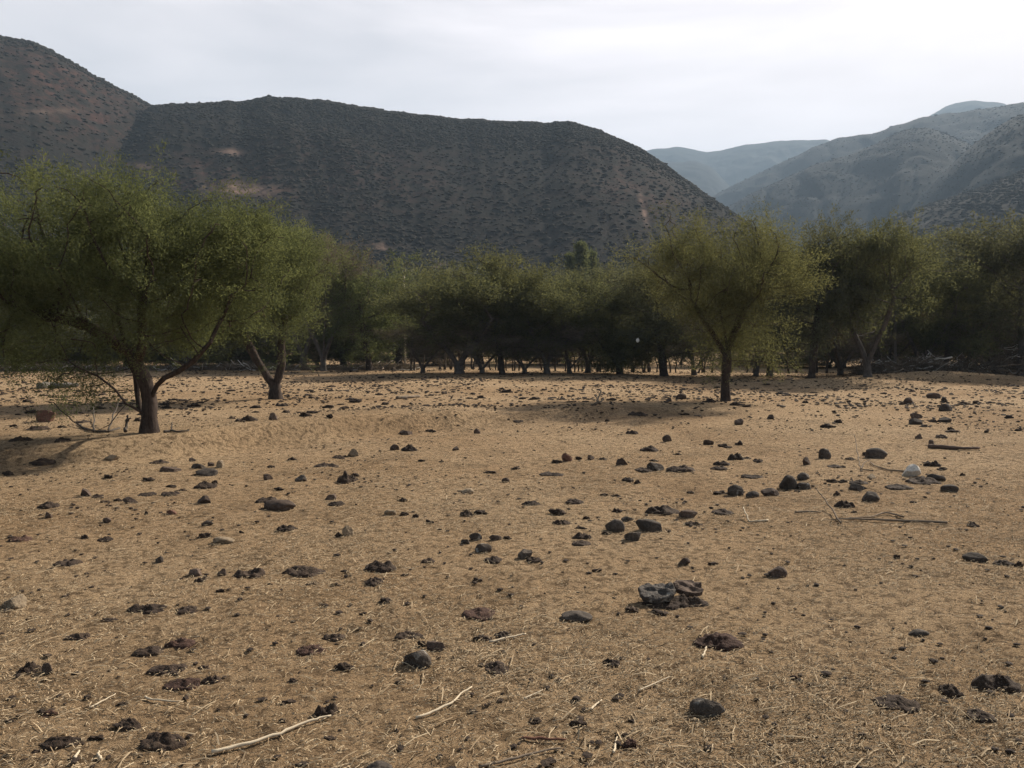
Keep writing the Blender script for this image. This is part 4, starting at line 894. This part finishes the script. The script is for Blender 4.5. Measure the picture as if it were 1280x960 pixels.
# straw litter
def straw():
    r_ = np.random.default_rng(31); N = 260000
    Y = 2.0+14*r_.random(N)**1.7; X = (r_.random(N)*2-1)*(.70*Y+.5)
    dens = n2(X, Y, .7, 3, 1.7); keep = r_.random(N) < .35+.65*sstep(-.5, .4, dens); X, Y = X[keep], Y[keep]; n = len(X)
    L = (.012+.035*r_.random(n)**2.5+.09*(r_.random(n) < .012)); W = .0008+.0011*r_.random(n)+.0008*(L > .07)
    W = W*(1+.05*np.clip(Y-4, 0, 10))
    a = r_.normal(size=n)*.75+.35+np.pi*(r_.random(n) < .5); tl = r_.normal(size=n)*.16; bend = r_.normal(size=n)*.13
    d = np.stack([np.cos(a), np.sin(a)], -1); d2 = np.stack([np.cos(a+bend), np.sin(a+bend)], -1)
    s = np.stack([-np.sin(a), np.cos(a)], -1)*W[:, None]
    p0 = np.stack([X, Y], -1); p1 = p0+d*(L*.5)[:, None]; p2 = p1+d2*(L*.5)[:, None]
    z0 = height(X, Y)+.007*np.clip(1-np.hypot(X, Y)/25, 0, 1)*n2(X, Y, 9., 3, 2.2)+.003+.006*r_.random(n)
    zs = [z0, z0+.004+np.abs(tl)*L*.5, z0+tl*L*.6+.003]
    V = []
    for p, z in zip((p0, p1, p2), zs):
        V.append(np.concatenate([p-s, z[:, None]], 1)); V.append(np.concatenate([p+s, (z+.0015)[:, None]], 1))
    V = np.stack(V, 1).reshape(-1, 3); b = np.arange(n)[:, None]*6
    q = np.concatenate([b+np.array([[0, 2, 3, 1]]), b+np.array([[2, 4, 5, 3]])])
    return V, q
v_, q_ = straw()
tag(link('straw_litter', make_mesh('straw_litter', v_, [q_]), M['straw']), 'fine dry straw and grass stalks littering the near ground', 'straw', kind='stuff')

# ------------------------------------------------------------------ sticks, branches, logs
def gpt(px, py, lift=.008):
    p = ground_at(px, py); p[2] += lift; return p
def stick(name, lines, r, mat, label, cat, lifts=None, group=None, sides=7):
    m = MB(); r_ = np.random.default_rng(len(label)); O = gpt(*lines[0][0][:2])
    for li, ln in enumerate(lines):
        P_ = []
        for q in ln:
            g = gpt(q[0], q[1]); g[2] += r*.6+(q[2] if len(q) > 2 else 0); P_.append(g)
        P_ = np.array(P_); n = max(6, len(P_)*4); t0 = np.linspace(0, 1, len(P_)); t1 = np.linspace(0, 1, n)
        Q = np.stack([np.interp(t1, t0, P_[:, k]) for k in range(3)], -1); kk = np.array([.25, .5, .25])
        for k in range(3): Q[1:-1, k] = np.convolve(Q[:, k], kk, 'valid')
        Q[:, :2] += r_.normal(size=(n, 2))*r*.35
        rr = r*(1 if li == 0 else .65); m.add(*tube(Q, np.linspace(rr, rr*.55, n), sides, .35, r_))
    o = link(name, m.mesh(name, True, O), M[mat]); o.location = tuple(O); return tag(o, label, cat, group)
stick('branch', [[(1183, 655), (1130, 653), (1080, 651), (1045, 650)], [(1130, 648), (1108, 642), (1090, 648), (1068, 649), (1040, 652)], [(1050, 656), (1040, 642, .03), (1028, 634, .09), (1020, 629, .13)]], .012, 'wood', 'long forked dead branch lying in front of the rounded blackish stone', 'branch')
stick('branch', [[(1136, 591), (1110, 589), (1092, 583), (1088, 579)], [(1092, 590), (1076, 588), (1073, 583, .06), (1070, 573, .2), (1067, 570, .3)], [(1076, 588), (1080, 583, .04), (1089, 580, .05)]], .012, 'wood', 'thin dead twigs with an upturned end between the egg-shaped stone and white rock', 'branch')
stick('twig', [[(960, 652), (945, 653), (936, 654), (932, 649, .04), (929, 645, .07)]], .009, 'palewood', 'short crooked twig left of the forked dead branch', 'twig')
stick('twig', [[(994, 642), (1012, 641), (1026, 642)]], .010, 'wood', 'straight dark twig behind the left tip of the forked dead branch', 'twig')
stick('log', [[(1160, 560), (1180, 561), (1205, 563), (1222, 562)]], .035, 'deadbrown', 'reddish-brown rotten log lying on the ground behind the white rock', 'log')
stick('log', [[(50, 486), (60, 484), (80, 485), (97, 484)]], .13, 'greywood', 'weathered grey log lying behind the broad spreading tree', 'log')
stick('plank', [[(496, 499), (510, 498), (525, 497)]], .05, 'wood', 'dark straight piece of wood lying beyond the earth bank', 'wood')
stick('stick', [[(265, 944), (300, 936), (345, 922), (385, 905), (414, 898)]], .0085, 'palewood', 'long pale curved stick in the bottom left foreground', 'stick')
stick('stick', [[(612, 805), (635, 800), (650, 796), (658, 795)]], .007, 'palewood', 'short pale stick right of the dark clods behind the neat oval pat', 'stick')
stick('stick', [[(520, 901), (545, 891), (566, 881), (576, 870), (589, 862)]], .006, 'palewood', 'bent pale stick with a kink in the bottom centre', 'stick')
stick('stick', [[(113, 887), (130, 878), (144, 870)]], .004, 'palewood', 'straight pale straw stalk in front of the broad grey-brown pat', 'stalk')
stick('stick', [[(181, 874), (188, 877), (210, 879), (228, 880)]], .005, 'palewood', 'pale curved stalk below the broad grey-brown pat', 'stalk')
stick('stick', [[(600, 962), (640, 952), (670, 944), (702, 938)]], .006, 'wood', 'dark thin stick running out of the bottom edge near the centre', 'stick')
stick('stick', [[(652, 926), (680, 927), (708, 928)]], .007, 'redwood', 'straight reddish-brown stick behind the dark thin stick', 'stick')
stick('stick', [[(798, 866), (820, 856), (838, 848)]], .004, 'palewood', 'thin pale straight stalk in front of the straw-covered pat', 'stalk')
stick('stick', [[(655, 876), (668, 870), (679, 865)]], .004, 'palewood', 'short pale stalk slanting in the bottom centre, right of the bent stick', 'stalk')
stick('stick', [[(738, 890), (746, 882), (752, 878)]], .005, 'palewood', 'stubby pale straw left of the thin straight stalk', 'stalk')
stick('stick', [[(768, 944), (769, 935), (771, 924)]], .005, 'palewood', 'upright-pointing pale stalk left of the crumbled clod heap', 'stalk')
stick('stick', [[(878, 824), (881, 817), (883, 811)]], .006, 'palewood', 'thick bright straw at the foot of the straw-covered pat', 'stalk')
stick('stick', [[(93, 952), (96, 946), (99, 942)]], .006, 'palewood', 'short bright straw pointing away at the bottom left, left of its twin', 'stalk')
stick('stick', [[(125, 953), (124, 948), (123, 943)]], .006, 'palewood', 'short bright straw at the bottom left, right of its twin', 'stalk')
stick('branch', [[(150, 537), (136, 541), (120, 541), (106, 537), (97, 531)], [(118, 541), (117, 536, .12), (118, 530, .3)], [(136, 541), (142, 534, .15), (152, 520, .42)]], .022, 'postwood', 'dark dead branch fallen beside the broad trunk, one arm raised', 'branch')
stick('branch', [[(205, 541), (214, 540), (222, 541), (236, 542)], [(214, 540), (216, 537, .1)]], .02, 'postwood', 'short dark dead branch on the ground right of the broad trunk', 'branch')
# upturned dead root by the bank and a snag by the broad trunk
stick('snag', [[(745, 507), (747, 506, .1), (751, 505, .3)], [(748, 507, .05), (744, 506, .22)], [(749, 507, .04), (755, 506, .12)]], .03, 'wood', 'small dead root snag sticking up on the earth bank past its gap', 'snag')
stick('snag', [[(157, 541), (158, 540, .1), (160, 540, .24)], [(158, 540, .14), (164, 540, .2)]], .025, 'postwood', 'short dead stub sticking out of the ground left of the broad trunk', 'snag')
# small white bag hanging in front of the dark trees
Vb, Fb = ICO[3]; rb_ = 1+.12*fbm(Vb*2.2+3, 3)
vb = Vb*rb_[:, None]*np.array([.08, .07, .12]); vb[:, :2] *= (1-.35*np.clip(vb[:, 2:]/.12, 0, 1))
wb = at(797, 425, 37.0); bag = link('plastic_bag', make_mesh('plastic_bag', vb, [Fb], True), M['white_bag'] if 'white_bag' in M else None)
mw = mat_plain('white_plastic', (.72, .72, .7), (.82, .82, .8), 30, .45); bag.data.materials.append(mw); bag.location = tuple(wb)
tag(bag, 'small white bag caught in front of the dark trees above the fence', 'bag')

# ------------------------------------------------------------------ air
hb = bpy.data.meshes.new('haze'); S = 3900
hv = [(x, y, z) for z in (-2.5, 900) for (x, y) in ((-S, -S), (S, -S), (S, S), (-S, S))]
hb.from_pydata(hv, [], [(0, 3, 2, 1), (4, 5, 6, 7), (0, 1, 5, 4), (1, 2, 6, 5), (2, 3, 7, 6), (3, 0, 4, 7)]); hb.update()
hm = bpy.data.materials.new('haze'); h_ = NT(hm); pv = h_.n('ShaderNodeVolumePrincipled'); pv.inputs['Color'].default_value = (.56, .76, 1.0, 1); pv.inputs['Density'].default_value = 2.9e-4; pv.inputs['Anisotropy'].default_value = 0.0
ho = h_.n('ShaderNodeOutputMaterial'); h_.l(pv.outputs[0], ho.inputs['Volume'])
tag(link('haze', hb, hm), kind='stuff')
